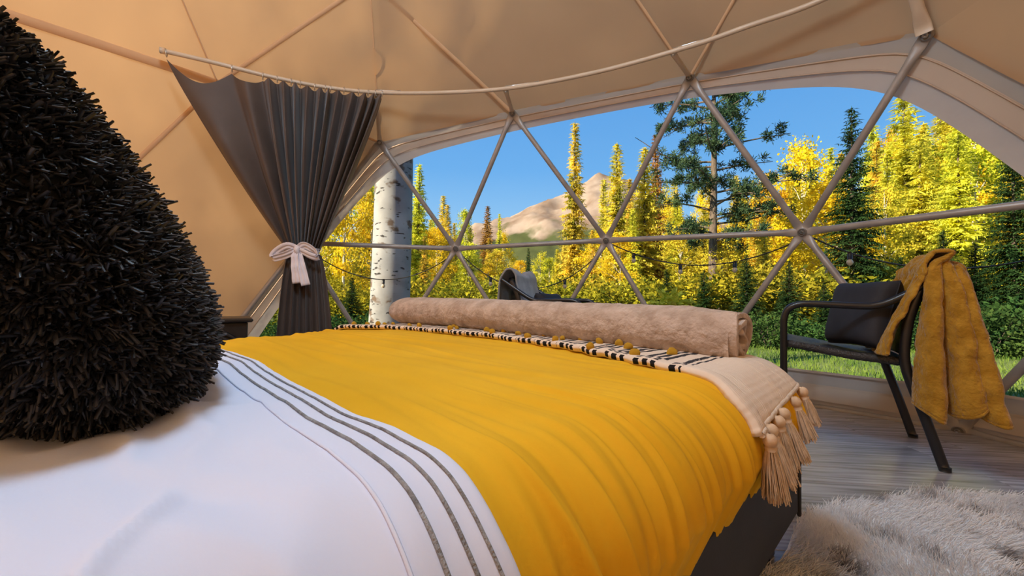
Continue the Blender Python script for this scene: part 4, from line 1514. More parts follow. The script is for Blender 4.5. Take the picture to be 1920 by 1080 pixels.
def leaf_mesh(n=7):
    s = np.linspace(0, 1, n)
    w = 0.30 * np.sin(PI * s ** 0.8) ** 0.9
    z = 0.25 * s ** 2 * -1
    V = []
    for k in range(n):
        V += [(s[k], -w[k], z[k] + 0.06 * w[k]), (s[k], 0, z[k]), (s[k], w[k], z[k] + 0.06 * w[k])]
    return mesh_data('leaf', np.array(V), grid_faces(n, 3))
lm = leaf_mesh(); lm.materials.append(M['houseleaf'])
for k in range(150):
    a = random.uniform(0, 2 * PI); el = random.uniform(0.1, 1.35)
    rr = 0.11 * math.sqrt(random.random())
    base = (rr * math.cos(a), rr * math.sin(a), 0.16 + random.uniform(0.0, 0.13) * (1 - (rr / 0.15) ** 2))
    sc = random.uniform(0.045, 0.075)
    link_mesh('leaf', lm, pp, base, (random.uniform(-0.5, 0.5), -el, a), (sc, sc, sc))
for k in range(9):
    a = k * 0.7
    V, F = tube_arrays(spline([(1.05, 2.72, 0.57), (1.05 + 0.03 * math.cos(a), 2.72 + 0.03 * math.sin(a), 0.63), (1.05 + 0.07 * math.cos(a), 2.72 + 0.07 * math.sin(a), 0.67)], 6), 0.003, 5)
    obj('stem', V, F, M['houseleaf'], pp)

# ------------------------------------------------------------------ stove
st = empty('stove', (-2.21, 2.86, 0), R(35))
tag(st, 'black iron heating stove with an arched glass door behind the bed', 'stove')
def L(b, name, mat, parent, smooth=False):
    return b.build(name, mat, parent, smooth, local=True)
w2, d2 = 0.31, 0.17
b = MB().box((-w2, -d2, 0.07), (w2, d2, 0.50), 0.008); L(b, 'body', M['stove'], st)
b = MB().box((-w2 - 0.03, -d2 - 0.04, 0.50), (w2 + 0.03, d2 + 0.02, 0.528), 0.010); L(b, 'top_plate', M['stove'], st)
b = MB().box((-w2 - 0.015, -d2 - 0.02, 0.05), (w2 + 0.015, d2 + 0.01, 0.075), 0.006); L(b, 'bottom_plate', M['stove'], st)
for sx in (-1, 1):
    for sy in (-1, 1):
        V, F = tube_arrays([(sx * (w2 - 0.03), sy * (d2 - 0.03), 0.06), (sx * (w2 - 0.01), sy * (d2 - 0.01), 0.03), (sx * (w2 + 0.005), sy * (d2 + 0.0), 0.0)], [0.024, 0.018, 0.022], 10)
        obj('leg', V, F, M['stove'], st, local=True)
def arch(w, z0, z1, rise, n=20):
    pts = [(-w, z0)]
    for k in range(n + 1):
        x = -w + 2 * w * k / n
        pts.append((x, z1 + rise * (1 - abs(x / w) ** 2.6)))
    pts.append((w, z0))
    return pts
door = None
for i, (w, z0, z1, rise, y, r_) in enumerate(((0.262, 0.10, 0.36, 0.105, -d2 - 0.006, 0.014), (0.228, 0.13, 0.345, 0.09, -d2 - 0.014, 0.011), (0.20, 0.155, 0.33, 0.075, -d2 - 0.008, 0.008))):
    pts = arch(w, z0, z1, rise)
    V, F = tube_arrays([(x, y, z) for x, z in pts], r_, 8, False, True)
    o = obj('door_frame' if i == 0 else 'door_moulding', V, F, M['stove'], st if i == 0 else door, local=True)
    if i == 0: door = o
pts = arch(0.20, 0.155, 0.33, 0.075)
V = [(x, -d2 - 0.006, z) for x, z in pts]
obj('door_glass', V, [tuple(range(len(V)))[::-1]], M['stove_glass'], door, False, local=True)
for x in (-0.09, 0.0, 0.09):
    V, F = tube_arrays([(x, -d2 - 0.008, 0.16), (x, -d2 - 0.008, 0.37)], 0.004, 6)
    obj('glazing_bar', V, F, M['stove'], door, local=True)
V, F = tube_arrays([(0.27, -d2 - 0.01, 0.27), (0.275, -d2 - 0.035, 0.27), (0.275, -d2 - 0.035, 0.22)], 0.006, 8)
obj('door_handle', V, F, M['steel'], st, local=True)

# ------------------------------------------------------------------ fur rug
rug = empty('fur_rug', (1.42, 0.78, 0))
tag(rug, 'grey and white faux fur rug on the floor beside the bed', 'rug')
def rug_r(a):
    return 1 + 0.07 * np.cos(4 * a + 0.5) + 0.10 * np.cos(3 * a + 2.2) + 0.04 * np.sin(7 * a)
def rug_xy(a, f):
    r_ = rug_r(a) * f
    return 1.28 + 1.08 * r_ * np.cos(a) + 0.10 * r_ * np.sin(a), 0.70 + 0.70 * r_ * np.sin(a)
nr = 64
a = np.linspace(0, 2 * PI, nr + 1)[:-1]
x0, y0 = rug_xy(a, 1.0)
V = np.concatenate([np.stack([x0, y0, 0 * x0 + 0.001], 1), np.stack([x0, y0, 0 * x0 + 0.010], 1)])
F = [tuple(range(nr, 2 * nr))] + [(k, (k + 1) % nr, (k + 1) % nr + nr, k + nr) for k in range(nr)]
obj('rug_backing', V, F, M['rug'], rug, False)
g = np.random.default_rng(21)
nf = 60000
aa = g.uniform(0, 2 * PI, nf); fr_ = np.sqrt(g.random(nf))
x0, y0 = rug_xy(aa, fr_)
root_ = np.stack([x0, y0, 0 * x0 + 0.009], 1)
lay = np.stack([fbm(x0 * 3, y0 * 3, 0.5, 2) * 2.2 + 0.35, fbm(x0 * 3 + 9, y0 * 3, 4.5, 2) * 2.2 - 0.2, 0.75 + 0 * x0], 1)
lay /= np.linalg.norm(lay, axis=1, keepdims=True)
V, F = strands(root_, lay, 0.042, 0.0030, 31, 0.22, 3, 0.35)
V[:, 2] = np.maximum(V[:, 2], 0.004)
tag(obj('fur_pile', V, F, M['rug'], rug), kind='stuff')

# ------------------------------------------------------------------ outdoor string lights
sl = empty('string_lights', tuple(dome(Eh(2), 0.12, 0)[0]))
tag(sl, 'black outdoor festoon cable with small bulbs outside the window', 'string lights')
bulb_g = pbr('bulb_glass', (0.55, 0.45, 0.32), None, rough=0.15)
for i, sag, bulbs in ((0, 0.3, (0.5,)), (1, 0.40, (0.22, 0.72)), (2, 0.20, (0.14, 0.40, 0.68)), (3, 0.27, (0.15, 0.45, 0.8))):
    p0, p1 = dome(Eh(i), 0.13, 0)[0], dome(Eh(i + 1), 0.13, 0)[0]
    p0 = p0 + (0, 0, -0.03); p1 = p1 + (0, 0, -0.03)
    t_ = np.linspace(0, 1, 30)
    out = (p0 + p1) / 2 - np.array([DC[0], DC[1], 0]); out[2] = 0; out /= np.linalg.norm(out)
    def cab(t): return p0 * (1 - t) + p1 * t + np.array([0, 0, -4 * sag * t * (1 - t)]) + out * (0.5 * t * (1 - t))
    V, F = tube_arrays([cab(t) for t in t_], 0.0048, 6)
    c_ = obj('cable', V, F, M['cable'], sl)
    for t in bulbs:
        p = cab(t)
        V, F = tube_arrays([p + (0, 0, 0.006), p + (0, 0, -0.01), p + (0, 0, -0.045)], [0.010, 0.015, 0.014], 10)
        so = obj('socket', V, F, M['cable'], c_)
        V, F = tube_arrays([p + (0, 0, z) for z in (-0.045, -0.055, -0.068, -0.08, -0.087)], [0.010, 0.017, 0.020, 0.014, 0.004], 10)
        obj('bulb', V, F, bulb_g, c_)

# ------------------------------------------------------------------ outdoors: ground, grass
GZ = -0.34
def ground_h(x, y):
    d = np.hypot(x, y)
    return GZ + 0.25 * fbm(x * 0.06, y * 0.06, 0.0, 3) * np.clip((d - 6) / 12, 0, 1)
gx = np.concatenate([-np.geomspace(3, 320, 34)[::-1], np.linspace(-2.5, 2.5, 6), np.geomspace(3, 320, 34)])
GX, GY = np.meshgrid(gx, gx, indexing='ij')
V = np.stack([GX, GY, ground_h(GX, GY)], -1).reshape(-1, 3)
ground = obj('ground', V, grid_faces(len(gx), len(gx)), pbr('lawn_soil', (0.07, 0.11, 0.022), (0.13, 0.17, 0.035), 1.2, 0.95, coords='Object'))
tag(ground, 'grassy ground outside the tent', 'ground', kind='structure')
def kites(Bp, D, S, l, w, droop=0.0):
    mid_ = Bp + D * (l * 0.5)[:, None]
    tip = Bp + D * l[:, None]
    tip[:, 2] -= droop * l
    V = np.stack([Bp, mid_ + S * (w / 2)[:, None], tip, mid_ - S * (w / 2)[:, None]], 1).reshape(-1, 3)
    F = np.arange(len(Bp) * 4).reshape(-1, 4)
    return V, F
def unitv(a): return a / (np.linalg.norm(a, axis=-1, keepdims=True) + 1e-9)
g = np.random.default_rng(77)
ng = 90000
rr = 4.0 + 14 * g.random(ng) ** 1.6
aa = R(90) - g.uniform(-0.95, 1.15, ng)
x0 = rr * np.cos(aa); y0 = rr * np.sin(aa)
keep = np.hypot(x0 - DC[0], y0 - DC[1]) > 3.68
x0, y0 = x0[keep], y0[keep]
Bp = np.stack([x0, y0, ground_h(x0, y0)], 1)
D = unitv(np.stack([g.normal(0, 0.35, len(x0)), g.normal(0, 0.35, len(x0)), np.ones(len(x0))], 1))
S = unitv(np.stack([g.normal(0, 1, len(x0)), g.normal(0, 1, len(x0)), 0 * x0], 1))
V, F = kites(Bp, D, S, g.uniform(0.05, 0.14, len(x0)), g.uniform(0.008, 0.016, len(x0)))
M['grass'] = translucent_mat('grass_blades', (0.07, 0.14, 0.025), (0.20, 0.27, 0.05), None, 0.35, 1.5)
tag(obj('grass', V, F, M['grass']), 'short green lawn grass outside the window', 'grass', kind='stuff')

# ------------------------------------------------------------------ trees
M['spruce_sun_tint'] = translucent_mat('spruce_sunlit', (0.15, 0.20, 0.025), (0.95, 0.82, 0.10), None, 0.42, 1.1, rnd=0.028, lo=0.30, hi=0.62)  # sunlit yellow of the spruces is put into the needle colour
M['spruce_dark'] = translucent_mat('spruce_dark', (0.016, 0.042, 0.014), (0.045, 0.085, 0.026), None, 0.15, 1.2, rnd=0.01)  # shade on the foreground spruces is put into this darker needle colour
M['pine_blue'] = translucent_mat('pine_needles', (0.020, 0.050, 0.030), (0.075, 0.120, 0.055), None, 0.15, 1.3, rnd=0.01)
M['aspen_yellow'] = translucent_mat('aspen_leaves', (0.62, 0.42, 0.015), (0.90, 0.68, 0.04), None, 0.45, 0.8, rnd=0.018)
M['aspen_green'] = translucent_mat('aspen_leaves_green', (0.20, 0.25, 0.022), (0.86, 0.74, 0.06), None, 0.4, 1.2, rnd=0.025, lo=0.32, hi=0.62)
M['shrub_gold'] = translucent_mat('shrub_gold', (0.07, 0.10, 0.014), (0.52, 0.44, 0.03), None, 0.35, 3.0, rnd=0.015)
M['orange_top'] = translucent_mat('conifer_orange', (0.30, 0.16, 0.03), (0.44, 0.24, 0.05), None, 0.25, 1.0, rnd=0.01)
M['shrub_dark'] = translucent_mat('shrub_dark', (0.020, 0.055, 0.018), (0.07, 0.125, 0.03), None, 0.2, 2.0, rnd=0.015)

def conifer_meshes(seed, H=10.0, W=1.9, whorls=48, nb=10, spray=0.40, fine=1.0, power=0.85, low_=0.05):
    g = np.random.default_rng(seed)
    Bs, Ds, Ss, Ls, Ws, Dr = [], [], [], [], [], []
    for k in range(whorls):
        z = H * (low_ + (0.985 - low_) * (k / (whorls - 1)) ** 0.92)
        rmax = W * (1 - z / H) ** power + 0.06
        for j in range(nb):
            a = g.uniform(0, 2 * PI)
            L_ = rmax * g.uniform(0.62, 1.12)
            dirh = np.array([math.cos(a), math.sin(a), 0])
            side = np.array([-math.sin(a), math.cos(a), 0])
            rise = 0.10 + 0.5 * (z / H) ** 2
            n_ = max(2, int(L_ / (0.115 / fine)))
            f = (np.arange(n_) + 0.4) / n_
            c = dirh * (f * L_)[:, None] + np.array([0, 0, 1.0]) * ((rise * f - 0.42 * f ** 2 * (1 - 0.6 * z / H)) * L_)[:, None] + np.array([0, 0, z])
            for sgn in (-1, 1):
                d = unitv(dirh * 0.75 + side * sgn * 0.75 + np.array([0, 0, -0.12]) + g.normal(0, 0.2, (n_, 3)))
                ll = spray * (0.45 + 0.75 * (1 - f)) * min(1, 0.35 + L_ / W) * g.uniform(0.7, 1.2, n_)
                nrm = unitv(np.array([0, 0, 1.0]) + g.normal(0, 0.45, (n_, 3)))
                Bs.append(c + g.normal(0, 0.02, c.shape)); Ds.append(d); Ss.append(unitv(np.cross(d, nrm))); Ls.append(ll); Ws.append(ll * 0.42 / fine ** 0.3)
            d = unitv(np.array([0, 0, -0.9]) + dirh * 0.4 + g.normal(0, 0.3, (n_, 3)))
            ll = spray * 0.5 * g.uniform(0.5, 1.1, n_)
            Bs.append(c); Ds.append(d); Ss.append(unitv(np.cross(d, side + g.normal(0, 0.3, (n_, 3))))); Ls.append(ll); Ws.append(ll * 0.4)
            Bs.append(c[-1:]); Ds.append(dirh[None] * 1.0); Ss.append(side[None]); Ls.append(np.array([spray * 0.8])); Ws.append(np.array([spray * 0.3]))
    Bs.append(np.array([[0, 0, H * 0.965]])); Ds.append(np.array([[0, 0, 1.0]])); Ss.append(np.array([[1.0, 0, 0]])); Ls.append(np.array([0.05 * H])); Ws.append(np.array([0.06]))
    V, F = kites(np.concatenate(Bs), np.concatenate(Ds), np.concatenate(Ss), np.concatenate(Ls), np.concatenate(Ws), 0.15)
    fol = mesh_data('foliage', V, F, False)
    V, F = tube_arrays([(0, 0, -0.3), (0.02, 0, H * 0.3), (0, 0.02, H * 0.7), (0, 0, H * 0.99)], [H * 0.017, H * 0.013, H * 0.007, 0.01], 9)
    tr = mesh_data('trunk', V, F)
    return fol, tr

def broadleaf_meshes(seed, H=8.0, W=1.8, clumps=60, per=110, leaf=0.13, crown0=0.25, trunk_r=0.09):
    g = np.random.default_rng(seed)
    Bs, limb = [], MB()
    V, F = tube_arrays(spline([(0, 0, -0.3), (0.05, 0.03, H * 0.35), (-0.05, 0.05, H * 0.7), (0.02, 0, H * 0.95)], 10), np.linspace(trunk_r, 0.015, 10), 8)
    limb.add(V, F)
    for k in range(clumps):
        f = g.uniform(0, 1)
        z = H * (crown0 + (0.98 - crown0) * f)
        rad = W * (math.sin(PI * (0.12 + 0.84 * f) ** 0.85)) ** 0.8
        a = g.uniform(0, 2 * PI); r_ = rad * math.sqrt(g.random())
        c = np.array([r_ * math.cos(a), r_ * math.sin(a), z])
        s = g.uniform(0.22, 0.45) * W / 1.8
        p = c + g.normal(0, 1, (per, 3)) * np.array([s, s, s * 0.6]) * 0.8
        Bs.append(p)
        if k % 3 == 0:
            V, F = tube_arrays(spline([(0, 0, z * 0.8), (c[0] * 0.5, c[1] * 0.5, z * 0.93), tuple(c)], 5), np.linspace(0.03, 0.006, 5), 5)
            limb.add(V, F)
    B_ = np.concatenate(Bs)
    n_ = len(B_)
    D = unitv(g.normal(0, 1, (n_, 3)) + np.array([0, 0, -0.3]))
    S = unitv(np.cross(D, g.normal(0, 1, (n_, 3))))
    l = leaf * g.uniform(0.6, 1.3, n_)
    V, F = kites(B_, D, S, l, l * 0.75)
    return mesh_data('foliage', V, F, False), mesh_data('trunk', np.array(limb.v), limb.f)

def pine_meshes(seed, H=11.0):
    g = np.random.default_rng(seed)
    trunk = MB()
    V, F = tube_arrays(spline([(0, 0, -0.3), (0.03, 0, H * .3), (-0.03, 0.0, H * .65), (0.02, 0, H)], 14), np.linspace(0.22, 0.05, 14), 12)
    trunk.add(V, F)
    Bs, Ds, Ls = [], [], []
    for k in range(44):
        f = k / 43
        z = H * (0.30 + 0.69 * f)
        a = g.uniform(0, 2 * PI)
        L_ = (0.8 + 2.3 * math.sin(PI * (0.30 + 0.62 * f))) * g.uniform(0.6, 1.1)
        dirh = np.array([math.cos(a), math.sin(a), 0])
        end = dirh * L_ + np.array([0, 0, z + L_ * g.uniform(-0.15, 0.30)])
        P_ = spline([(0, 0, z), tuple(dirh * L_ * .5 + np.array([0, 0, z + L_ * g.uniform(-.05, .15)])), tuple(end)], 10)
        V, F = tube_arrays(P_, np.linspace(0.045, 0.012, 10), 6)
        trunk.add(V, F)
        for m in range(10):
            t_ = g.uniform(0.30, 1.0)
            c = P_[min(9, int(t_ * 9))] + np.append(g.normal(0, 0.20, 2), g.normal(0.05, 0.10)) * (0.5 + t_)
            n_ = 62
            d = unitv(g.normal(0, 1, (n_, 3)) + np.array([0, 0, 0.35]) + dirh * 0.4)
            Bs.append(np.repeat(c[None], n_, 0) + d * 0.03 + g.normal(0, 0.06, (n_, 3))); Ds.append(d); Ls.append(g.uniform(0.13, 0.24, n_))
    B_, D, l = np.concatenate(Bs), np.concatenate(Ds), np.concatenate(Ls)
    S = unitv(np.cross(D, g.normal(0, 1, D.shape)))
    V, F = kites(B_, D, S, l, l * 0.20)
    return mesh_data('foliage', V, F, False), mesh_data('trunk', np.array(trunk.v), trunk.f)

def shrub_meshes(seed, H=1.4, W=1.0, n_=4500, leaf=0.10):
    g = np.random.default_rng(seed)
    d = unitv(g.normal(0, 1, (n_, 3)))
    r_ = g.uniform(0.35, 1.0, n_) ** 0.5 * (1 + 0.25 * fbm(d[:, 0] * 3, d[:, 1] * 3, d[:, 2] * 3, 2))
    B_ = np.stack([d[:, 0] * r_ * W, d[:, 1] * r_ * W, (d[:, 2] * 0.5 + 0.48) * r_ * H], 1)
    D = unitv(d + g.normal(0, 0.7, (n_, 3)))
    S = unitv(np.cross(D, g.normal(0, 1, (n_, 3))))
    l = leaf * g.uniform(0.6, 1.4, n_)
    V, F = kites(B_, D, S, l, l * 0.5)
    st_ = MB()
    for k in range(8):
        a = g.uniform(0, 2 * PI)
        V2, F2 = tube_arrays([(0, 0, -0.1), (0.2 * W * math.cos(a), 0.2 * W * math.sin(a), H * .4), (0.5 * W * math.cos(a), 0.5 * W * math.sin(a), H * .8)], [0.02, 0.014, 0.006], 5)
        st_.add(V2, F2)
    return mesh_data('foliage', V, F, False), mesh_data('stems', np.array(st_.v), st_.f)

PROTO = {}
def proto(kind, make, fol_mat, tr_mat):
    fo, tr = make
    fo.materials.append(M[fol_mat]); tr.materials.append(M[tr_mat])
    PROTO.setdefault(kind, []).append((fo, tr))
def reuse(kind, src, fol_mat, tr_mat):
    for fo, tr in PROTO[src]:
        f2_, t2_ = fo.copy(), tr.copy()
        f2_.materials.clear(); f2_.materials.append(M[fol_mat])
        t2_.materials.clear(); t2_.materials.append(M[tr_mat])
        PROTO.setdefault(kind, []).append((f2_, t2_))
for s in (1, 2, 3):
    proto('spruce', conifer_meshes(s, W=(1.6, 1.9, 1.35)[s - 1]), 'spruce_sun_tint', 'bark')
reuse('orange', 'spruce', 'orange_top', 'bark')
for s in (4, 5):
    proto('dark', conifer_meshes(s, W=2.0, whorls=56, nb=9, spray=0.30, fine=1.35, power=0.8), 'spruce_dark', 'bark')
for s in (11, 12, 13):
    proto('aspen', broadleaf_meshes(s), 'aspen_yellow', 'bark_white')
for s in (14, 15):
    proto('green', broadleaf_meshes(s, W=1.6, crown0=0.15), 'aspen_green', 'bark_white')
proto('pine', pine_meshes(21), 'pine_blue', 'bark')
for s in (31, 32):
    proto('shrub', shrub_meshes(s), 'shrub_dark', 'bark')
reuse('shrub_gold', 'shrub', 'shrub_gold', 'bark')
HREF = {'spruce': 10, 'orange': 10, 'dark': 10, 'aspen': 8, 'green': 8, 'pine': 11, 'shrub': 1.4, 'shrub_gold': 1.4}
NAME = {'spruce': 'spruce_tree', 'orange': 'larch_tree', 'dark': 'spruce_tree', 'aspen': 'aspen_tree', 'green': 'aspen_tree', 'pine': 'pine_tree', 'shrub': 'shrub', 'shrub_gold': 'shrub'}
CAT = {'shrub': 'shrub', 'shrub_gold': 'shrub'}
# places in the stand that stay empty because other trees hide them wholly
EMPTY_SPOTS = {'spruce_tree': [11, 12, 13, 24, 26, 27, 33, 34, 45, 46, 48, 60, 63, 67, 72, 73, 76, 77, 82, 93], 'aspen_tree': [6, 15, 31, 32, 33, 38, 42, 43, 44, 45, 46, 53, 55], 'shrub': [0]}
N_OF = {}
TREES = []
def tree(kind, x, y, h, wide=1.0, label='', group=None, var=None):
    """h: height in metres above the ground"""
    fo, tr = random.choice(PROTO[kind]) if var is None else PROTO[kind][var]
    turn = random.uniform(0, 2 * PI)
    k = N_OF[NAME[kind]] = N_OF.get(NAME[kind], -1) + 1
    if k in EMPTY_SPOTS.get(NAME[kind], ()):
        return None
    r_ = empty(NAME[kind], (x, y, float(ground_h(np.array(x), np.array(y))) - 0.03), turn)
    TREES.append(r_)
    s = h / HREF[kind]
    r_.scale = (s * wide, s * wide, s)
    tag(r_, label, CAT.get(kind, 'tree'), group)
    link_mesh('foliage', fo, r_)
    link_mesh('stems' if 'shrub' in kind else 'trunk', tr, r_)
    return r_
def spot(px, depth, top):
    """bearing (in pixels of the 1920 frame), distance and apparent top to ground position and height"""
    return (px - 960) / 768.7 * depth, depth, CAM_Z + (561 - top) * depth / 768.7 - GZ

def T(kind, px, d, top, wide, label, group=None, var=None):
    x, y, h = spot(px, d, top)
    return tree(kind, x, y, h, wide, label, group, var)

# singled-out trees
T('spruce', 1075, 26, 222, 0.72, 'tall narrow spruce standing against the pale mountain', var=2)
T('spruce', 1155, 24, 262, 0.85, 'spruce right beside the tall narrow one, before the mountain', var=0)
T('spruce', 1208, 25, 268, 0.9, 'sunlit spruce left of the tall pine', var=1)
T('orange', 1228, 27, 243, 0.6, 'rusty-tipped conifer rising beside the tall pine', var=0)
T('spruce', 828, 34, 366, 0.8, 'small distant spruce between birch and chair on the skyline', var=1)
T('spruce', 782, 20, 306, 0.75, 'spruce directly behind the pale birch trunk', var=0)
T('orange', 912, 30, 384, 0.75, 'orange-brown conifer left of the mountain slope', var=1)
T('spruce', 935, 32, 398, 0.6, 'slim yellow-green conifer at the foot of the mountain slope', var=2)
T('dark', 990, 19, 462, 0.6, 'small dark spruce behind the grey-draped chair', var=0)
T('pine', 1338, 14.5, 90, 0.95, 'tall dark pine with a bare brown trunk', var=0)
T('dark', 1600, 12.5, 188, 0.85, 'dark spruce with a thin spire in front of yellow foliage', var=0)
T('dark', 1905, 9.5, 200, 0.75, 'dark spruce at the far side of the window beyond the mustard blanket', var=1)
T('spruce', 1700, 21, 150, 1.0, 'tall bright spruce behind the dark spired spruce', var=1)
T('spruce', 1790, 24, 120, 1.0, 'tallest golden conifer next to the slanting window band', var=0)
T('green', 1830, 17, 215, 0.9, 'yellow-green leafy tree before the golden conifers', var=0)
T('aspen', 1508, 19, 252, 0.8, 'golden aspen between the pine and the dark spired spruce', var=0)
T('aspen', 1440, 22, 320, 0.8, 'golden aspen just beside the pine trunk', var=1)
T('green', 1660, 16, 330, 0.9, 'leafy yellow tree low behind the dark spired spruce', var=1)
T('aspen', 645, 14, 190, 0.55, 'slender golden aspen between curtain and birch', var=2)
T('green', 600, 16, 250, 0.8, 'leafy tree half hidden by the curtain', var=0)
# the stand behind, from the lawn's edge back to the slope
rt = random.Random(5)
def tops(px):
    return np.interp(px, [480, 600, 690, 760, 800, 880, 930, 960, 1030, 1110, 1180, 1260, 1300, 1420, 1500, 1600, 1700, 1800, 1960],
                     [250, 280, 330, 385, 405, 425, 455, 475, 470, 430, 370, 360, 380, 350, 300, 290, 230, 200, 190])
BESIDE = ['curtain', 'birch trunk', 'grey-draped chair', 'mountain slope', 'pine trunk', 'spired dark spruce', 'mustard blanket', 'slanting window band']
def beside(px):
    for lim, n_ in ((640, 0), (830, 1), (930, 2), (1180, 3), (1420, 4), (1640, 5), (1790, 6), (9999, 7)):
        if px < lim: return BESIDE[n_]
for px, d, top in ((705, 30, 405), (745, 27, 390), (770, 33, 400), (805, 30, 412), (850, 36, 418), (880, 33, 425), (675, 26, 370), (1130, 38, 330), (1180, 33, 330), (1265, 30, 330), (1395, 33, 340), (1560, 27, 265), (1640, 30, 220)):
    T('spruce', px, d, top, 0.8, f'slim spruce on the skyline by the {beside(px)}', f'skyline spruces by the {beside(px)}')
DEP = {0: 'nearest', 1: 'near', 2: 'middle', 3: 'far', 4: 'farthest'}
for row, d in enumerate((16.5, 21, 27, 34, 43)):
    for px in np.arange(440 + row * 19, 2080, (92, 80, 72, 68, 62)[row]):
        p = px + rt.uniform(-20, 20)
        k = rt.random()
        top = tops(p) + rt.uniform(-18, 34) + (55, 25, 5, -8, -12)[row]
        dd = d + rt.uniform(-2, 2)
        h_ = spot(p, dd, top)[2]
        bs = beside(p)
        if k < 0.30:
            T('aspen', p, dd, top, rt.uniform(0.8, 1.1) * min(1.3, 7 / max(4, h_)), f'golden leafy tree in the {DEP[row]} row by the {bs}', f'golden trees by the {bs}, {DEP[row]} row')
        elif k < 0.50:
            T('green', p, dd, top, rt.uniform(0.8, 1.1) * min(1.3, 7 / max(4, h_)), f'yellow-green leafy tree in the {DEP[row]} row by the {bs}', f'yellow-green trees by the {bs}, {DEP[row]} row')
        else:
            T('spruce', p, dd, top - rt.uniform(0, 35), rt.uniform(0.75, 1.05), f'sunlit spruce in the {DEP[row]} row by the {bs}', f'sunlit spruces by the {bs}, {DEP[row]} row')
# young dark spruces and shrubs along the lawn
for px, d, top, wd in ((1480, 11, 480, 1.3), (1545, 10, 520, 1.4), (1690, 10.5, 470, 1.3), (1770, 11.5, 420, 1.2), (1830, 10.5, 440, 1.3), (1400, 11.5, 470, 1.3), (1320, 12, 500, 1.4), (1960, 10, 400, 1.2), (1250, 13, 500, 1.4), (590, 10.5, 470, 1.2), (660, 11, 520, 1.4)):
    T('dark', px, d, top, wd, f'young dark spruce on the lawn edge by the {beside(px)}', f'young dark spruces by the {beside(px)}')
for px, d, top in ((1290, 9.5, 590), (1440, 9.5, 575), (1510, 9, 590), (1610, 9.5, 580), (1740, 9, 585), (1860, 8.5, 560), (1950, 8.5, 540), (620, 9, 590), (700, 9.5, 585), (540, 8.5, 600)):
    T('shrub', px, d, top, 1.35, f'dark shrub on the lawn edge by the {beside(px)}', f'dark shrubs by the {beside(px)}')
for px, d, top in ((560, 12, 540), (620, 13, 530), (680, 12, 545), (745, 13, 530), (800, 14, 520), (865, 13, 525), (930, 14, 520), (1020, 13, 525), (1090, 14, 515), (1150, 13, 525), (1210, 14, 520), (1290, 14, 510), (1370, 14, 500), (1450, 14, 490), (1560, 13, 500), (1640, 13.5, 490), (1740, 13, 480), (1880, 13, 470)):
    T('shrub_gold', px, d, top, 1.4, f'yellow-green shrub under trees by the {beside(px)}', f'yellow-green shrubs by the {beside(px)}')

# pale birch/aspen trunk just outside
bt = empty('birch_tree', (-1.385, 4.62, GZ))
tag(bt, 'thick pale birch trunk with dark scars just outside the window', 'tree')
ns, na = 130, 40
zz = np.linspace(-0.1, 7.0, ns); an = np.linspace(0, 2 * PI, na + 1)[:-1]
ZZ, AN = np.meshgrid(zz, an, indexing='ij')
rad = np.interp(ZZ, [-0.1, 0.3, 1.0, 3.0, 7.0], [0.30, 0.235, 0.218, 0.200, 0.15]) * (1 + 0.03 * fbm(np.cos(AN) * 1.3 + 4, np.sin(AN) * 1.3, ZZ * 1.5, 3) + 0.012 * fbm(np.cos(AN) * 5, np.sin(AN) * 5, ZZ * 6, 2))
X = np.cos(AN) * rad + 0.03 * np.sin(ZZ * 0.6); Y = np.sin(AN) * rad
obj('trunk', np.stack([X, Y, ZZ], -1).reshape(-1, 3), grid_faces(ns, na, False, True), M['bark_pale'], bt, local=True)
fo, tr = broadleaf_meshes(99, H=4.5, W=1.6, clumps=40, per=70, leaf=0.08, crown0=0.2)
fo.materials.append(M['aspen_green']); tr.materials.append(M['bark_pale'])
link_mesh('crown_foliage', fo, bt, (0.05, 0, 6.5))
link_mesh('crown_branches', tr, bt, (0.05, 0, 6.6))

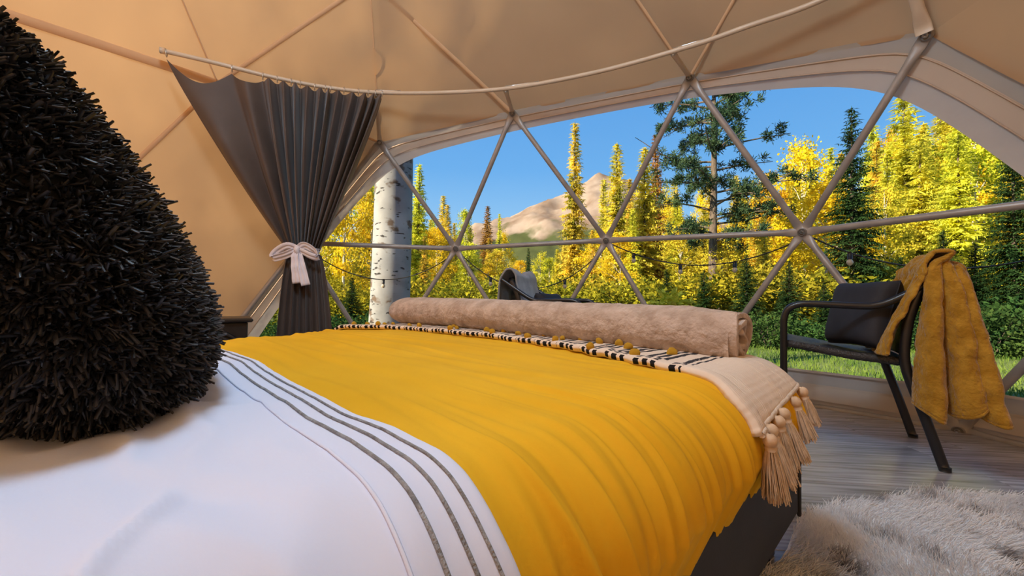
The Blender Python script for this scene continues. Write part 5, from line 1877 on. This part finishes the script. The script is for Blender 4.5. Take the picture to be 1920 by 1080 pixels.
# ------------------------------------------------------------------ mountain
def mountain_mat():
    m, nt, out = new_mat('mountain_rock')
    b = nt.nodes.new('ShaderNodeBsdfDiffuse')
    tc = nt.nodes.new('ShaderNodeTexCoord')
    mp = nt.nodes.new('ShaderNodeMapping'); mp.inputs['Scale'].default_value = (0.02, 0.02, 0.006); mp.inputs['Rotation'].default_value = (0, 0.5, 0)
    nt.links.new(tc.outputs['Object'], mp.inputs[0])
    n1 = nt.nodes.new('ShaderNodeTexNoise'); n1.inputs['Scale'].default_value = 1.0; n1.inputs['Detail'].default_value = 8
    nt.links.new(mp.outputs[0], n1.inputs['Vector'])
    r1 = nt.nodes.new('ShaderNodeValToRGB')
    r1.color_ramp.elements[0].position = 0.35; r1.color_ramp.elements[0].color = (0.17, 0.115, 0.082, 1)
    r1.color_ramp.elements[1].position = 0.65; r1.color_ramp.elements[1].color = (0.34, 0.27, 0.215, 1)
    nt.links.new(n1.outputs['Fac'], r1.inputs['Fac'])
    sep = nt.nodes.new('ShaderNodeSeparateXYZ'); nt.links.new(tc.outputs['Object'], sep.inputs[0])
    n2 = nt.nodes.new('ShaderNodeTexNoise'); n2.inputs['Scale'].default_value = 0.016; n2.inputs['Detail'].default_value = 6
    nt.links.new(tc.outputs['Object'], n2.inputs['Vector'])
    a = nt.nodes.new('ShaderNodeMath'); a.operation = 'MULTIPLY_ADD'; a.inputs[1].default_value = 190; a.inputs[2].default_value = -95
    nt.links.new(n2.outputs['Fac'], a.inputs[0])
    s = nt.nodes.new('ShaderNodeMath'); s.operation = 'ADD'
    nt.links.new(sep.outputs['Z'], s.inputs[0]); nt.links.new(a.outputs[0], s.inputs[1])
    mr = nt.nodes.new('ShaderNodeMapRange'); mr.inputs['From Min'].default_value = 95; mr.inputs['From Max'].default_value = 125
    nt.links.new(s.outputs[0], mr.inputs['Value'])
    mx = nt.nodes.new('ShaderNodeMix'); mx.data_type = 'RGBA'
    nt.links.new(mr.outputs[0], mx.inputs['Factor'])
    mx.inputs['A'].default_value = (0.06, 0.07, 0.028, 1)
    nt.links.new(r1.outputs['Color'], mx.inputs['B'])
    nt.links.new(mx.outputs['Result'], b.inputs['Color'])
    nt.links.new(b.outputs[0], out.inputs['Surface'])
    return m
DM = 820.0
nx, ny = 180, 90
px = np.linspace(560, 1900, nx)
ridge = np.interp(px, [560, 800, 870, 890, 925, 940, 1000, 1060, 1120, 1180, 1240, 1290, 1400, 1600, 1900],
                  [500, 470, 425, 405, 395, 398, 368, 345, 308, 325, 372, 395, 400, 420, 440])
xs = (px - 960) / 768.7 * DM
hz_ = (561 - ridge) * DM / 768.7
ys = np.linspace(-1, 0.5, ny)
XX, YY = np.meshgrid(xs, ys, indexing='ij')
prof = np.where(YY < 0, (1 + YY) ** 1.25, 1 - 1.2 * YY)
HH = hz_[:, None] * prof
HH = HH + 26 * fbm(XX * 0.02, YY * 9, 3.0, 5) * prof * (1 - np.exp(-(YY / 0.06) ** 2) * 0.5) + 20 * (1 - np.abs(fbm(XX * 0.013 + YY * 2.5, YY * 2.0, 1.0, 4)) * 3) * np.clip(-YY * 2, 0, 1) * prof
V = np.stack([XX * (1 + 0.45 * YY * 0.8), DM + YY * 420 + 0 * XX, HH - 12], -1)
mt = obj('mountain', V.reshape(-1, 3), grid_faces(nx, ny), mountain_mat())
tag(mt, 'pale rocky mountain ridge rising behind the trees', 'mountain')

# ------------------------------------------------------------------ tell look-alike trees apart by their order from the curtain side
by_label = {}
for o in TREES:
    by_label.setdefault(o['label'], []).append(o)
ORD = ['first', 'second', 'third', 'fourth', 'fifth', 'sixth', 'seventh', 'eighth']
for lab, os_ in by_label.items():
    if len(os_) < 2:
        continue
    os_.sort(key=lambda o: o.location.x / o.location.y)
    for i, o in enumerate(os_):
        o['label'] = f'{lab}, {ORD[i]} from the left'
